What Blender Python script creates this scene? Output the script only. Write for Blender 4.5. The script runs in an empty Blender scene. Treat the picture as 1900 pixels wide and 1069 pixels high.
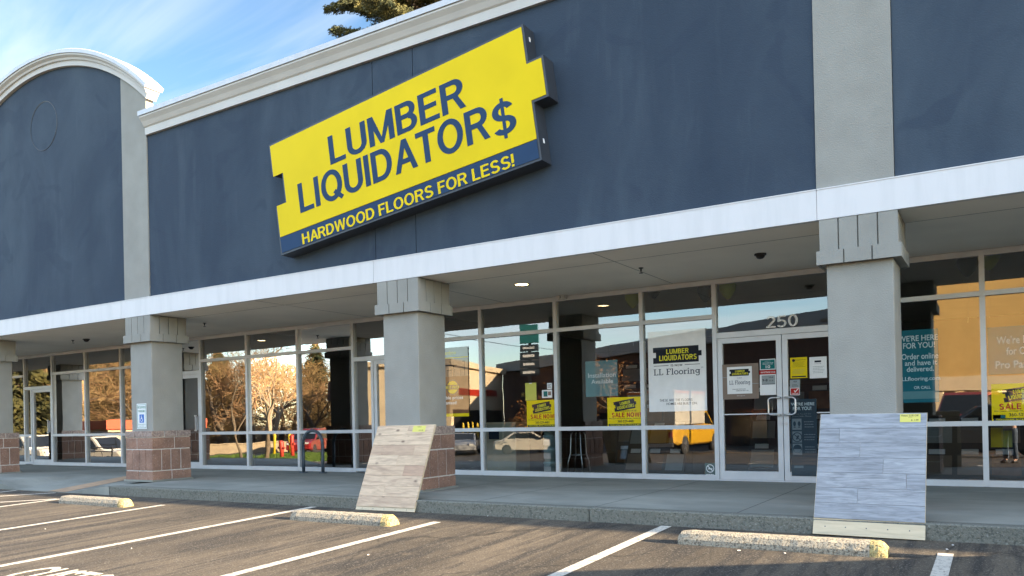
import bpy, math, random
from mathutils import Vector, Matrix
S = bpy.context.scene
COL = S.collection
rad = math.radians

# ------------------------------------------------------------------ camera
F, CX, CY = 1472.4279, 950.0705, 771.0276
YAW, PITCH, ROLL = 0.5508, 0.0037, -0.0212
CAM = Vector((0.1954, -8.974, 1.1599))
fw = Vector((-math.sin(YAW)*math.cos(PITCH), math.cos(YAW)*math.cos(PITCH), math.sin(PITCH)))
rt0 = Vector((math.cos(YAW), math.sin(YAW), 0)); up0 = rt0.cross(fw)
rt = math.cos(ROLL)*rt0 + math.sin(ROLL)*up0
up = -math.sin(ROLL)*rt0 + math.cos(ROLL)*up0
cam = bpy.data.cameras.new('camera'); camo = bpy.data.objects.new('camera', cam); COL.objects.link(camo)
camo.matrix_world = Matrix(((rt.x, up.x, -fw.x, CAM.x), (rt.y, up.y, -fw.y, CAM.y), (rt.z, up.z, -fw.z, CAM.z), (0, 0, 0, 1)))
cam.sensor_width = 36; cam.lens = F/1900*36
cam.shift_x = (950-CX)/1900; cam.shift_y = (CY-534.5)/1900
cam.clip_start = 0.05; cam.clip_end = 3000
S.camera = camo

# ------------------------------------------------------------------ sky, sun, exposure
SUN_EL, SUN_AZ = rad(15.5), rad(3.1)          # azimuth measured from +X towards +Y
w = bpy.data.worlds.new("World"); S.world = w; w.use_nodes = True
nt = w.node_tree; nt.nodes.clear()
def N(nt, t, **k):
    n = nt.nodes.new(t)
    for a, b in k.items(): setattr(n, a, b)
    return n
out = N(nt, 'ShaderNodeOutputWorld'); bg = N(nt, 'ShaderNodeBackground'); sky = N(nt, 'ShaderNodeTexSky')
sky.sky_type = 'NISHITA'; sky.sun_disc = False; sky.sun_elevation = SUN_EL; sky.sun_rotation = rad(90) - SUN_AZ
sky.air_density = 1.0; sky.dust_density = 0.4; sky.ozone_density = 1.6
tc = N(nt, 'ShaderNodeTexCoord'); sep = N(nt, 'ShaderNodeSeparateXYZ'); nt.links.new(tc.outputs['Generated'], sep.inputs[0])
zz = N(nt, 'ShaderNodeMath', operation='MAXIMUM'); nt.links.new(sep.outputs[2], zz.inputs[0]); zz.inputs[1].default_value = 0.0
za = N(nt, 'ShaderNodeMath', operation='ADD'); nt.links.new(zz.outputs[0], za.inputs[0]); za.inputs[1].default_value = 0.22
dx = N(nt, 'ShaderNodeMath', operation='DIVIDE'); dy = N(nt, 'ShaderNodeMath', operation='DIVIDE')
nt.links.new(sep.outputs[0], dx.inputs[0]); nt.links.new(za.outputs[0], dx.inputs[1])
nt.links.new(sep.outputs[1], dy.inputs[0]); nt.links.new(za.outputs[0], dy.inputs[1])
cmb = N(nt, 'ShaderNodeCombineXYZ'); nt.links.new(dx.outputs[0], cmb.inputs[0]); nt.links.new(dy.outputs[0], cmb.inputs[1])
mp = N(nt, 'ShaderNodeMapping'); nt.links.new(cmb.outputs[0], mp.inputs[0])
mp.inputs['Rotation'].default_value = (0, 0, rad(35)); mp.inputs['Scale'].default_value = (1.0, 2.4, 1); mp.inputs['Location'].default_value = (0.9, 0.35, 0)
nz = N(nt, 'ShaderNodeTexNoise'); nz.inputs['Scale'].default_value = 1.5; nz.inputs['Detail'].default_value = 7; nz.inputs['Roughness'].default_value = 0.5; nz.inputs['Distortion'].default_value = 0.5
nt.links.new(mp.outputs[0], nz.inputs['Vector'])
cr = N(nt, 'ShaderNodeValToRGB'); cr.color_ramp.elements[0].position = 0.42; cr.color_ramp.elements[1].position = 0.80
cr.color_ramp.elements[0].color = (0, 0, 0, 1); cr.color_ramp.elements[1].color = (0.9, 0.9, 0.9, 1)
nt.links.new(nz.outputs[0], cr.inputs[0])
mx = N(nt, 'ShaderNodeMix', data_type='RGBA'); nt.links.new(cr.outputs[0], mx.inputs[0]); nt.links.new(sky.outputs[0], mx.inputs[6])
mx.inputs[7].default_value = (4.6, 4.7, 4.8, 1)
hs = N(nt, 'ShaderNodeHueSaturation'); hs.inputs['Saturation'].default_value = 1.12; nt.links.new(mx.outputs[2], hs.inputs['Color'])
# extra brightness added to the southern sky for the facade; northern sky dimmed
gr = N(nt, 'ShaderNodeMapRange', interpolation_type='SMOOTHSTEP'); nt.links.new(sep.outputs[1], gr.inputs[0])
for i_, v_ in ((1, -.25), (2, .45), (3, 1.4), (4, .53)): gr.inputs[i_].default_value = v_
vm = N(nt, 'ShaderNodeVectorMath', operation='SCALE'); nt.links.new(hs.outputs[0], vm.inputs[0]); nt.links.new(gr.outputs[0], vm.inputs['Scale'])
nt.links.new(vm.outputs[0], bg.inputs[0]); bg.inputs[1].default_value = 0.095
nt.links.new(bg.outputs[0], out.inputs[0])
sl = bpy.data.lights.new('sun', 'SUN'); sl.energy = 5.0; sl.angle = rad(0.5); sl.color = (1.0, 0.79, 0.53)
so = bpy.data.objects.new('sun', sl); COL.objects.link(so)
sd = Vector((math.cos(SUN_EL)*math.cos(SUN_AZ), math.cos(SUN_EL)*math.sin(SUN_AZ), math.sin(SUN_EL)))
so.rotation_euler = sd.to_track_quat('Z', 'Y').to_euler(); so.location = (30, 0, 30)
S.view_settings.view_transform = 'Standard'; S.view_settings.look = 'None'; S.view_settings.gamma = 1
S.view_settings.exposure = 2.62
S.render.engine = 'CYCLES'; S.cycles.max_bounces = 8; S.cycles.transparent_max_bounces = 12; S.cycles.use_denoising = True
S.cycles.caustics_reflective = False; S.cycles.caustics_refractive = False

# ------------------------------------------------------------------ measuring helpers
G = 2.93                                     # plane of the shop glass
def ray(u, v): return fw + (u-CX)/F*rt - (v-CY)/F*up
def at(u, v, Y=None, Z=None, X=None):
    d = ray(u, v)
    t = (Y-CAM.y)/d.y if Y is not None else (Z-CAM.z)/d.z if Z is not None else (X-CAM.x)/d.x
    return CAM + t*d
def gz(y, x=0.0):                            # the lot falls away from the kerb, and more towards the far left
    b = 0.0 if y > -1.05 else 0.033*(max(y, -32)+1.05)
    return max(-1.15, b - .85*max(0, min(1, (-x-18)/20))*max(0, min(1, (-y-2)/6)))
def mir(u, v, Y):                            # a point across the lot that the shop glass shows
    p = at(u, v, Y=2*G-Y); return Vector((p.x, Y, p.z))

# ------------------------------------------------------------------ mesh helpers
class MB:
    def __init__(s): s.v = []; s.f = []; s.m = []; s.mi = 0
    def add(s, vs, fs):
        o = len(s.v); s.v += [tuple(p) for p in vs]
        for f in fs: s.f.append([o+i for i in f]); s.m.append(s.mi)
    def box(s, x0, x1, y0, y1, z0, z1):
        s.add([(x0,y0,z0),(x1,y0,z0),(x1,y1,z0),(x0,y1,z0),(x0,y0,z1),(x1,y0,z1),(x1,y1,z1),(x0,y1,z1)],
              [(0,3,2,1),(4,5,6,7),(0,1,5,4),(1,2,6,5),(2,3,7,6),(3,0,4,7)])
    def rbox(s, x0, x1, y0, y1, z0, z1, c):   # box with chamfered long/vertical edges
        pts = [(x0+c,y0),(x1-c,y0),(x1,y0+c),(x1,y1-c),(x1-c,y1),(x0+c,y1),(x0,y1-c),(x0,y0+c)]
        cx, cy = (x0+x1)/2, (y0+y1)/2
        def sh(k): return [(cx+(p[0]-cx)*(1-2*k/(x1-x0)), cy+(p[1]-cy)*(1-2*k/(y1-y0))) for p in pts]
        rings = [[(*p, z0) for p in sh(c)], [(*p, z0+c) for p in pts], [(*p, z1-c) for p in pts], [(*p, z1) for p in sh(c)]]
        s.loft(rings)
    def loft(s, rings, closed=True, caps=True):
        n = len(rings[0]); vs = [p for r in rings for p in r]; fs = []
        for k in range(len(rings)-1):
            for i in range(n if closed else n-1):
                j = (i+1) % n; fs.append((k*n+i, k*n+j, (k+1)*n+j, (k+1)*n+i))
        if caps and closed: fs.append(tuple(range(n))[::-1]); fs.append(tuple((len(rings)-1)*n+i for i in range(n)))
        s.add(vs, fs)
    def prism(s, poly, y0, y1):               # poly of (x, z), extruded along y
        s.loft([[(x, y0, z) for x, z in poly], [(x, y1, z) for x, z in poly]])
    def tube(s, pts, r, n=6, cap=True):
        rr = r if isinstance(r, (list, tuple)) else [r]*len(pts)
        pts = [Vector(p) for p in pts]; rings = []; a0 = None
        for i, p in enumerate(pts):
            t = (pts[min(i+1, len(pts)-1)] - pts[max(i-1, 0)]).normalized()
            if a0 is None: a0 = Vector((0, 0, 1)) if abs(t.z) < .9 else Vector((1, 0, 0))
            a = (a0 - t*a0.dot(t)).normalized(); b = t.cross(a); a0 = a
            rings.append([p + rr[i]*(math.cos(2*math.pi*k/n)*a + math.sin(2*math.pi*k/n)*b) for k in range(n)])
        s.loft(rings, caps=cap)
    def lathe(s, prof, n=16, c=(0, 0, 0), axis='Z'):   # prof of (r, h)
        rings = []
        for r, h in prof:
            rg = []
            for k in range(n):
                a = 2*math.pi*k/n; p = (r*math.cos(a), r*math.sin(a), h)
                if axis == 'Y': p = (p[0], p[2], p[1])
                if axis == 'X': p = (p[2], p[0], p[1])
                rg.append((p[0]+c[0], p[1]+c[1], p[2]+c[2]))
            rings.append(rg)
        s.loft(rings)
    def quad(s, a, b, c, d): s.add([a, b, c, d], [(0, 1, 2, 3)])
    def sphere(s, c, r, n=12, m=8, sq=(1, 1, 1)):
        rings = [[(c[0]+sq[0]*r*math.sin(math.pi*j/m)*math.cos(2*math.pi*k/n), c[1]+sq[1]*r*math.sin(math.pi*j/m)*math.sin(2*math.pi*k/n), c[2]+sq[2]*r*math.cos(math.pi*j/m)) for k in range(n)] for j in range(1, m)]
        o = len(s.v); s.loft(rings)
    def build(s, name, mat, parent=None, loc=None, smooth=False, bevel=0):
        me = bpy.data.meshes.new(name); me.from_pydata(s.v, [], s.f)
        mats = mat if isinstance(mat, (list, tuple)) else [mat]
        for m in mats: me.materials.append(m)
        if len(mats) > 1: me.polygons.foreach_set('material_index', s.m)
        if smooth: me.polygons.foreach_set('use_smooth', [True]*len(me.polygons))
        import bmesh
        bm = bmesh.new(); bm.from_mesh(me); bmesh.ops.recalc_face_normals(bm, faces=bm.faces); bm.to_mesh(me); bm.free()
        me.update()
        o = bpy.data.objects.new(name, me); COL.objects.link(o)
        if parent: o.parent = parent
        if loc: o.location = loc
        if bevel:
            b = o.modifiers.new('bevel', 'BEVEL'); b.width = bevel; b.segments = 2; b.limit_method = 'ANGLE'
        return o
def tag(o, label, cat, group=None, kind=None):
    if label: o['label'] = label
    if cat: o['category'] = cat
    if group: o['group'] = group
    if kind: o['kind'] = kind
    return o
def struct(o): o['kind'] = 'structure'; return o
def thing(name, label, cat, loc=(0, 0, 0), rz=0, group=None):
    o = bpy.data.objects.new(name, None); COL.objects.link(o); o.location = loc; o.rotation_euler = (0, 0, rz)
    o.empty_display_size = .2; o['kind'] = 'thing'
    return tag(o, label, cat, group)
def copy_tree(o, parent=None):
    c = o.copy(); COL.objects.link(c); c.parent = parent
    for ch in list(o.children): copy_tree(ch, c)
    return c
def dup(o, loc, rz, label, group=None, sc=None):
    c = copy_tree(o); c.location = loc; c.rotation_euler = (0, 0, rz); c['label'] = label
    if sc: c.scale = (sc, sc, sc)
    if group: c['group'] = group
    return c
def circle(cx, cz, r, n=24, a0=0, a1=360): return [(cx+r*math.cos(rad(a0+(a1-a0)*i/n)), cz+r*math.sin(rad(a0+(a1-a0)*i/n))) for i in range(n + (0 if a1-a0 == 360 else 1))]

def text_raw(body, bold=0.0, shear=0.0, space=1.0, align='CENTER', leading=1.0):
    cu = bpy.data.curves.new('lettering', 'FONT'); cu.body = body; cu.size = 1; cu.offset = bold; cu.shear = shear
    cu.space_character = space; cu.align_x = align; cu.space_line = leading; cu.resolution_u = 3; cu.extrude = 0.02
    o = bpy.data.objects.new('lettering', cu); COL.objects.link(o)
    dg = bpy.context.evaluated_depsgraph_get()
    me = bpy.data.meshes.new_from_object(o.evaluated_get(dg))
    vs = [tuple(v.co) for v in me.vertices]; fs = [tuple(p.vertices) for p in me.polygons]
    bpy.data.objects.remove(o); bpy.data.curves.remove(cu); bpy.data.meshes.remove(me)
    return vs, fs
def text_into(mb, body, x0, z0, x1, z1, y, depth=0.002, bold=0.0, shear=0.0, space=1.0, fit=True, align='CENTER', leading=1.0):
    """letters filling the rectangle x0..x1, z0..z1 on the plane y, facing -y"""
    vs, fs = text_raw(body, min(bold, .012), shear, space, align, leading)
    if not vs: return
    ax, bx = min(v[0] for v in vs), max(v[0] for v in vs); ay, by = min(v[1] for v in vs), max(v[1] for v in vs)
    sx = (x1-x0)/(bx-ax); sz = (z1-z0)/(by-ay)
    if not fit:
        s = min(sx, sz); cx, cz = (x0+x1)/2, (z0+z1)/2
        mb.add([(cx+(v[0]-(ax+bx)/2)*s, y-depth*(v[2]/0.04+.5), cz+(v[1]-(ay+by)/2)*s) for v in vs], fs); return
    mb.add([(x0+(v[0]-ax)*sx, y-depth*(v[2]/0.04+.5), z0+(v[1]-ay)*sz) for v in vs], fs)

def caps_into(mb, word, x0, z0, x1, z1, y, depth=.002, t=.15, gap=.12):
    """plain grotesque capitals and figures drawn from bars and arcs, facing -y"""
    h = t*.88; st = ('R', 0, 0, t, 1)
    D = {'L': (.56, [st, ('R', 0, 0, .56, h)]), 'U': (.68, [('R', 0, .3, t, 1), ('R', .68-t, .3, .68, 1), ('A', .34, .32, .34, .34, 180, 360)]),
         'M': (.84, [st, ('R', .84-t, 0, .84, 1), ('P', (0, 1), (.18, 1), (.48, 0), (.36, 0)), ('P', (.66, 1), (.84, 1), (.48, 0), (.36, 0))]),
         'B': (.66, [st, ('R', 0, 1-h, .38, 1), ('R', 0, .45, .40, .45+h), ('R', 0, 0, .40, h), ('A', .37, .725, .26, .275, -90, 90), ('A', .39, .29, .27, .29, -90, 90)]),
         'E': (.60, [st, ('R', 0, 1-h, .58, 1), ('R', 0, .44, .54, .44+h), ('R', 0, 0, .60, h)]), 'F': (.56, [st, ('R', 0, 1-h, .56, 1), ('R', 0, .43, .50, .43+h)]),
         'R': (.69, [st, ('R', 0, 1-h, .40, 1), ('R', 0, .42, .40, .42+h), ('A', .39, .71, .28, .29, -90, 90), ('P', (.33, .46), (.49, .46), (.70, 0), (.53, 0))]), 'I': (t, [st]),
         'Q': (.80, [('A', .40, .5, .40, .52, 0, 360), ('P', (.44, .24), (.54, .33), (.82, .04), (.72, -.06))]), 'O': (.80, [('A', .40, .5, .40, .52, 0, 360)]),
         'D': (.71, [st, ('R', 0, 1-h, .34, 1), ('R', 0, 0, .34, h), ('A', .33, .5, .38, .5, -90, 90)]), 'A': (.69, [('P', (.30, 1), (.46, 1), (.17, 0), (0, 0)), ('P', (.30, 1), (.46, 1), (.76, 0), (.59, 0)), ('R', .17, .24, .59, .24+h)]),
         'T': (.60, [('R', 0, 1-h, .64, 1), ('R', .32-t/2, 0, .32+t/2, 1)]), 'S': (.66, [('A', .33, .725, .30, .295, 20, 270), ('A', .33, .275, .33, .295, -155, 90)]),
         '$': (.66, [('A', .33, .725, .30, .295, 20, 270), ('A', .33, .275, .33, .295, -155, 90), ('R', .285, -.14, .375, 1.14)]), 'H': (.70, [st, ('R', .70-t, 0, .70, 1), ('R', 0, .44, .70, .44+h)]),
         'W': (1.0, [('P', (0, 1), (.155, 1), (.325, 0), (.18, 0)), ('P', (.18, 0), (.325, 0), (.57, 1), (.43, 1)), ('P', (.43, 1), (.57, 1), (.82, 0), (.675, 0)), ('P', (.675, 0), (.82, 0), (1.0, 1), (.845, 1))]),
         'N': (.70, [st, ('R', .70-t, 0, .70, 1), ('P', (0, 1), (.18, 1), (.70, 0), (.52, 0))]), '!': (t, [('R', 0, .28, t, 1), ('R', 0, 0, t, t)]), ' ': (.22, []),
         '0': (.64, [('A', .32, .5, .32, .52, 0, 360)]), '2': (.62, [('A', .30, .70, .30, .31, -30, 170), ('P', (.40, .58), (.56, .55), (.22, .06), (.0, .02)), ('R', 0, 0, .61, h)]), '5': (.62, [('R', .08, 1-h, .56, 1), ('P', (.08, 1), (.08+t*.9, 1), (.06+t*.8, .46), (.03, .46)), ('A', .29, .32, .32, .34, -150, 128)]),
         'G': (.78, [('A', .40, .5, .40, .52, 40, 320), ('R', .63, .08, .77, .5), ('R', .42, .39, .77, .39+h)]), 'V': (.72, [('P', (0, 1), (.16, 1), (.43, 0), (.29, 0)), ('P', (.56, 1), (.72, 1), (.43, 0), (.29, 0))]),
         'K': (.70, [st, ('P', (t*.6, .38), (t*.6, .56), (.52, 1), (.70, 1)), ('P', (.22, .55), (.36, .66), (.72, 0), (.53, 0))]), 'P': (.65, [st, ('R', 0, 1-h, .38, 1), ('R', 0, .40, .38, .40+h), ('A', .37, .70, .28, .30, -90, 90)])}
    tot = sum(D[c][0] for c in word)+gap*(len(word)-1); sx = (x1-x0)/tot; sz = z1-z0; x = 0; k = 0
    for c in word:
        for pr in D[c][1]:
            k += 1; yy = y-depth-.00012*(k % 4)
            q = lambda p: (x0+sx*(x+p[0]), z0+sz*p[1])
            if pr[0] == 'R': _, a, b_, c_, d = pr; mb.prism([q((a, b_)), q((c_, b_)), q((c_, d)), q((a, d))], yy, y)
            elif pr[0] == 'P': mb.prism([q(p) for p in pr[1:]], yy, y)
            else:
                _, cx, cz, rx, ry, a0, a1 = pr; n = max(8, int((a1-a0)/12)); full = a1-a0 == 360
                o = []; i_ = []
                for j in range(n+1):
                    a = rad(a0+(a1-a0)*j/n); o.append(q((cx+rx*math.cos(a), cz+ry*math.sin(a)))); i_.append(q((cx+(rx-t)*math.cos(a), cz+(ry-t*.92)*math.sin(a))))
                vs = [(*p_, ) for p_ in []]; vs = []
                for j in range(n+1): vs += [(o[j][0], yy, o[j][1]), (i_[j][0], yy, i_[j][1]), (o[j][0], y, o[j][1]), (i_[j][0], y, i_[j][1])]
                fs = []
                for j in range(n): a = 4*j; b2 = 4*(j+1); fs += [(a, b2, b2+1, a+1), (a, a+2, b2+2, b2), (a+1, b2+1, b2+3, a+3)]
                if not full: fs += [(0, 1, 3, 2), (4*n, 4*n+2, 4*n+3, 4*n+1)]
                mb.add(vs, fs)
        x += D[c][0]+gap

# ------------------------------------------------------------------ materials
def srgb(h):
    h = h.lstrip('#'); c = [int(h[i:i+2], 16)/255 for i in (0, 2, 4)]
    return tuple((x/12.92 if x < .04045 else ((x+.055)/1.055)**2.4) for x in c)
def base(name):
    m = bpy.data.materials.new(name); m.use_nodes = True
    return m, m.node_tree, m.node_tree.nodes['Principled BSDF']
def mat(name, col, rough=.6, var=.12, scale=6, bump=0.0, bscale=60, metal=0.0, spec=.5, stretch=(1, 1, 1), col2=None, detail=5, coat=0):
    m, t, b = base(name)
    b.inputs['Roughness'].default_value = rough; b.inputs['Metallic'].default_value = metal; b.inputs['Specular IOR Level'].default_value = spec
    if coat: b.inputs['Coat Weight'].default_value = coat; b.inputs['Coat Roughness'].default_value = .05
    tc = N(t, 'ShaderNodeTexCoord'); mp = N(t, 'ShaderNodeMapping'); t.links.new(tc.outputs['Object'], mp.inputs[0]); mp.inputs['Scale'].default_value = stretch
    n = N(t, 'ShaderNodeTexNoise'); n.inputs['Scale'].default_value = scale; n.inputs['Detail'].default_value = detail; t.links.new(mp.outputs[0], n.inputs['Vector'])
    r = N(t, 'ShaderNodeValToRGB'); r.color_ramp.elements[0].position = .3; r.color_ramp.elements[1].position = .7
    c2 = col2 or tuple(min(1, c*(1+var)) for c in col); c1 = col if col2 else tuple(c*(1-var) for c in col)
    r.color_ramp.elements[0].color = (*c1, 1); r.color_ramp.elements[1].color = (*c2, 1)
    t.links.new(n.outputs[0], r.inputs[0]); t.links.new(r.outputs[0], b.inputs['Base Color'])
    if bump:
        nb = N(t, 'ShaderNodeTexNoise'); nb.inputs['Scale'].default_value = bscale; nb.inputs['Detail'].default_value = 4; t.links.new(tc.outputs['Object'], nb.inputs['Vector'])
        bp = N(t, 'ShaderNodeBump'); bp.inputs['Strength'].default_value = bump; bp.inputs['Distance'].default_value = .01
        t.links.new(nb.outputs[0], bp.inputs['Height']); t.links.new(bp.outputs[0], b.inputs['Normal'])
    return m
def mixcol(t, fac, a, b):
    x = N(t, 'ShaderNodeMix', data_type='RGBA')
    if hasattr(fac, 'is_output'): t.links.new(fac, x.inputs[0])
    else: x.inputs[0].default_value = fac
    for i, c in ((6, a), (7, b)):
        if hasattr(c, 'is_output'): t.links.new(c, x.inputs[i])
        else: x.inputs[i].default_value = (*c, 1)
    return x.outputs[2]
def ramp(t, src, p0, p1, c0=(0, 0, 0), c1=(1, 1, 1)):
    r = N(t, 'ShaderNodeValToRGB'); r.color_ramp.elements[0].position = p0; r.color_ramp.elements[1].position = p1
    r.color_ramp.elements[0].color = (*c0, 1); r.color_ramp.elements[1].color = (*c1, 1); t.links.new(src, r.inputs[0]); return r.outputs[0]
def noise(t, scale, stretch=(1, 1, 1), detail=5, rough=.55, dist=0, loc=(0, 0, 0)):
    tc = N(t, 'ShaderNodeTexCoord'); mp = N(t, 'ShaderNodeMapping'); t.links.new(tc.outputs['Object'], mp.inputs[0]); mp.inputs['Scale'].default_value = stretch; mp.inputs['Location'].default_value = loc
    n = N(t, 'ShaderNodeTexNoise'); n.inputs['Scale'].default_value = scale; n.inputs['Detail'].default_value = detail; n.inputs['Roughness'].default_value = rough; n.inputs['Distortion'].default_value = dist
    t.links.new(mp.outputs[0], n.inputs['Vector']); return n.outputs[0]
def voro(t, scale, stretch=(1, 1, 1), feature='F1', out='Distance'):
    tc = N(t, 'ShaderNodeTexCoord'); mp = N(t, 'ShaderNodeMapping'); t.links.new(tc.outputs['Object'], mp.inputs[0]); mp.inputs['Scale'].default_value = stretch
    n = N(t, 'ShaderNodeTexVoronoi'); n.feature = feature; n.inputs['Scale'].default_value = scale; t.links.new(mp.outputs[0], n.inputs['Vector']); return n.outputs[out]
def addbump(t, b, src, strength, dist=.01):
    bp = N(t, 'ShaderNodeBump'); bp.inputs['Strength'].default_value = strength; bp.inputs['Distance'].default_value = dist
    t.links.new(src, bp.inputs['Height'])
    if b.inputs['Normal'].is_linked: t.links.new(b.inputs['Normal'].links[0].from_socket, bp.inputs['Normal'])
    t.links.new(bp.outputs[0], b.inputs['Normal'])

M = {}
# dark slate blue stucco with paint patches and faint vertical streaks
m, t, b = base('slate stucco'); M['slate'] = m
c = mixcol(t, ramp(t, noise(t, .55, (1, 1, .55), 6, .6, .6), .42, .66), (.034, .050, .074), (.054, .075, .100))
c = mixcol(t, ramp(t, noise(t, 1.5, (2.2, 1, .25), 5, .65, .3, (3, 0, 1)), .56, .74, c1=(.35, .35, .35)), c, (.074, .094, .118))
c = mixcol(t, ramp(t, noise(t, .9, (1, 1, 1), 2, .5, 1.2, (7, 2, 5)), .60, .64, c1=(.4, .4, .4)), c, (.027, .041, .066))
c = mixcol(t, ramp(t, noise(t, .8, (1.3, 1, .5), 4, .55, .4, (1, 5, 8)), .52, .72, c1=(.55, .55, .55)), c, (.024, .038, .060))
t.links.new(c, b.inputs['Base Color']); b.inputs['Roughness'].default_value = .85; b.inputs['Specular IOR Level'].default_value = .25
addbump(t, b, noise(t, 70, detail=3), .4); addbump(t, b, noise(t, 9, detail=3), .12, .02)
M['taupe'] = mat('taupe stucco', (.275, .268, .24), .88, .08, 2.5, .55, 75, spec=.3)
M['cream'] = mat('cream trim', (.50, .48, .445), .7, .06, 1.8, .12, 40, stretch=(1, 1, .4))
M['cap'] = mat('painted metal cap', (.50, .51, .53), .45, .07, 2, 0, stretch=(3, 1, .3))
m, t, b = base('white fascia paint'); M['band'] = m
c = mixcol(t, ramp(t, noise(t, 2.0, (3, 1, .35), 6, .65), .45, .75), (.61, .595, .59), (.55, .54, .535))
t.links.new(c, b.inputs['Base Color']); b.inputs['Roughness'].default_value = .55; addbump(t, b, noise(t, 50), .06)
M['soffit'] = mat('soffit plaster', (.88, .83, .73), .9, .05, 1.2, .1, 60)
M['alu'] = mat('anodised aluminium', (.58, .59, .60), .42, .06, 4, 0, metal=.2, stretch=(1, 1, 1))
M['alu_tape'] = mat('taped head trim', (.55, .53, .49), .6, .1, 5)
M['steel'] = mat('brushed steel', (.55, .56, .58), .3, .06, 12, 0, metal=.9)
M['galv'] = mat('weathered galvanised steel', (.07, .09, .11), .5, .35, 14, .15, 40, metal=.3)
M['black'] = mat('black plastic', (.015, .015, .016), .45, .1)
M['rubber'] = mat('tyre rubber', (.022, .022, .023), .8, .2, 20)
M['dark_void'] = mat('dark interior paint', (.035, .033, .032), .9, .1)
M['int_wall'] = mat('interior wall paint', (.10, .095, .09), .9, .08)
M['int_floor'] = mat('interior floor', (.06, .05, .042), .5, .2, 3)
M['mortar'] = mat('mortar', (.58, .53, .48), .95, .15, 20)
m, t, b = base('split face block'); M['block'] = m
c = mixcol(t, ramp(t, noise(t, 3.2, detail=3), .3, .7), (.22, .125, .088), (.37, .215, .15))
c = mixcol(t, ramp(t, noise(t, 45, detail=3), .62, .72), c, (.52, .41, .35))
c = mixcol(t, ramp(t, noise(t, 60, detail=2, loc=(5, 3, 1)), .62, .70), c, (.10, .06, .05))
t.links.new(c, b.inputs['Base Color']); b.inputs['Roughness'].default_value = .95
addbump(t, b, noise(t, 26, detail=5, rough=.7), 1.0, .03)
m, t, b = base('cap block'); M['block_cap'] = m
c = mixcol(t, ramp(t, noise(t, 30, detail=4), .35, .68), (.21, .15, .125), (.40, .31, .26))
t.links.new(c, b.inputs['Base Color']); b.inputs['Roughness'].default_value = .95; addbump(t, b, noise(t, 30, detail=5, rough=.7), .8, .02)
# concrete walk
m, t, b = base('walk concrete'); M['concrete'] = m
c = mixcol(t, ramp(t, noise(t, .7, (1, 1.6, 1), 7, .62, .5), .36, .68), (.185, .188, .162), (.29, .29, .25))
c = mixcol(t, ramp(t, noise(t, 2.2, (.5, 2.5, 1), 6, .7, .3, (4, 4, 0)), .55, .8, c1=(.6, .6, .6)), c, (.15, .16, .158))
c = mixcol(t, ramp(t, noise(t, 120, detail=2), .6, .75, c1=(.5, .5, .5)), c, (.33, .33, .31))
t.links.new(c, b.inputs['Base Color']); b.inputs['Roughness'].default_value = .8; addbump(t, b, noise(t, 140, detail=3), .15)
# exposed aggregate for kerb face and wheel stops
def aggregate(name, lo, mid, hi, scale, bump, p0=.36, p1=.50):
    m, t, b = base(name)
    n = noise(t, scale, detail=4, rough=.7)
    c = mixcol(t, ramp(t, n, p0, p1), lo, mid); c = mixcol(t, ramp(t, noise(t, scale*1.3, detail=3, loc=(3, 1, 2)), .60, .70), c, hi)
    c = mixcol(t, ramp(t, noise(t, 1.3, (1, 1, 3), 4), .5, .8, c1=(.35, .35, .35)), c, lo)
    t.links.new(c, b.inputs['Base Color']); b.inputs['Roughness'].default_value = .95; addbump(t, b, n, bump, .02); return m
M['kerb'] = aggregate('exposed aggregate kerb', (.09, .092, .076), (.18, .178, .147), (.30, .295, .255), 40, .9)
M['stop'] = aggregate('weathered wheel stop concrete', (.12, .105, .08), (.36, .315, .24), (.44, .395, .31), 55, .9, .40, .52)
M['stop_sunlit'] = aggregate('sunlit yellow stop end', (.12, .095, .05), (.43, .345, .15), (.50, .44, .26), 50, .9, .40, .50)  # the yellow of sunlight on the ends is put into the colour
# asphalt
m, t, b = base('worn asphalt'); M['asphalt'] = m
c = mixcol(t, ramp(t, noise(t, .6, (1, .5, 1), 8, .68, .5), .38, .66), (.055, .045, .034), (.150, .120, .086))
st = noise(t, 2.3, (2.2, .16, 1), 6, .62, .6)
c = mixcol(t, ramp(t, st, .47, .62, c1=(.85, .85, .85)), c, (.030, .027, .025))
st2 = noise(t, 5.5, (2.6, .22, 1), 5, .7, .8, (9, 4, 0))
c = mixcol(t, ramp(t, st2, .53, .66, c1=(.8, .8, .8)), c, (.024, .022, .021))
c = mixcol(t, ramp(t, noise(t, 1.8, (1, 1, 1), 4, .6, .5, (2, 8, 0)), .66, .78, c1=(.7, .7, .7)), c, (.17, .135, .095))
c = mixcol(t, ramp(t, noise(t, 62, detail=4), .57, .67, c1=(.85, .85, .85)), c, (.24, .21, .17))
c = mixcol(t, ramp(t, noise(t, 70, detail=3, loc=(4, 4, 4)), .57, .68, c1=(.85, .85, .85)), c, (.03, .027, .024))
tcn = N(t, 'ShaderNodeTexCoord'); nn = N(t, 'ShaderNodeTexNoise'); nn.inputs['Scale'].default_value = 2.5; nn.inputs['Detail'].default_value = 6; t.links.new(tcn.outputs['Object'], nn.inputs['Vector'])
va = N(t, 'ShaderNodeVectorMath', operation='MULTIPLY_ADD'); va.inputs[1].default_value = (.7, .7, 0); t.links.new(nn.outputs['Color'], va.inputs[0]); t.links.new(tcn.outputs['Object'], va.inputs[2])
vo = N(t, 'ShaderNodeTexVoronoi'); vo.feature = 'DISTANCE_TO_EDGE'; vo.inputs['Scale'].default_value = .32; t.links.new(va.outputs[0], vo.inputs['Vector'])
c = mixcol(t, ramp(t, vo.outputs['Distance'], .002, .006, (.75,)*3, (0, 0, 0)), c, (.02, .018, .016))
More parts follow.
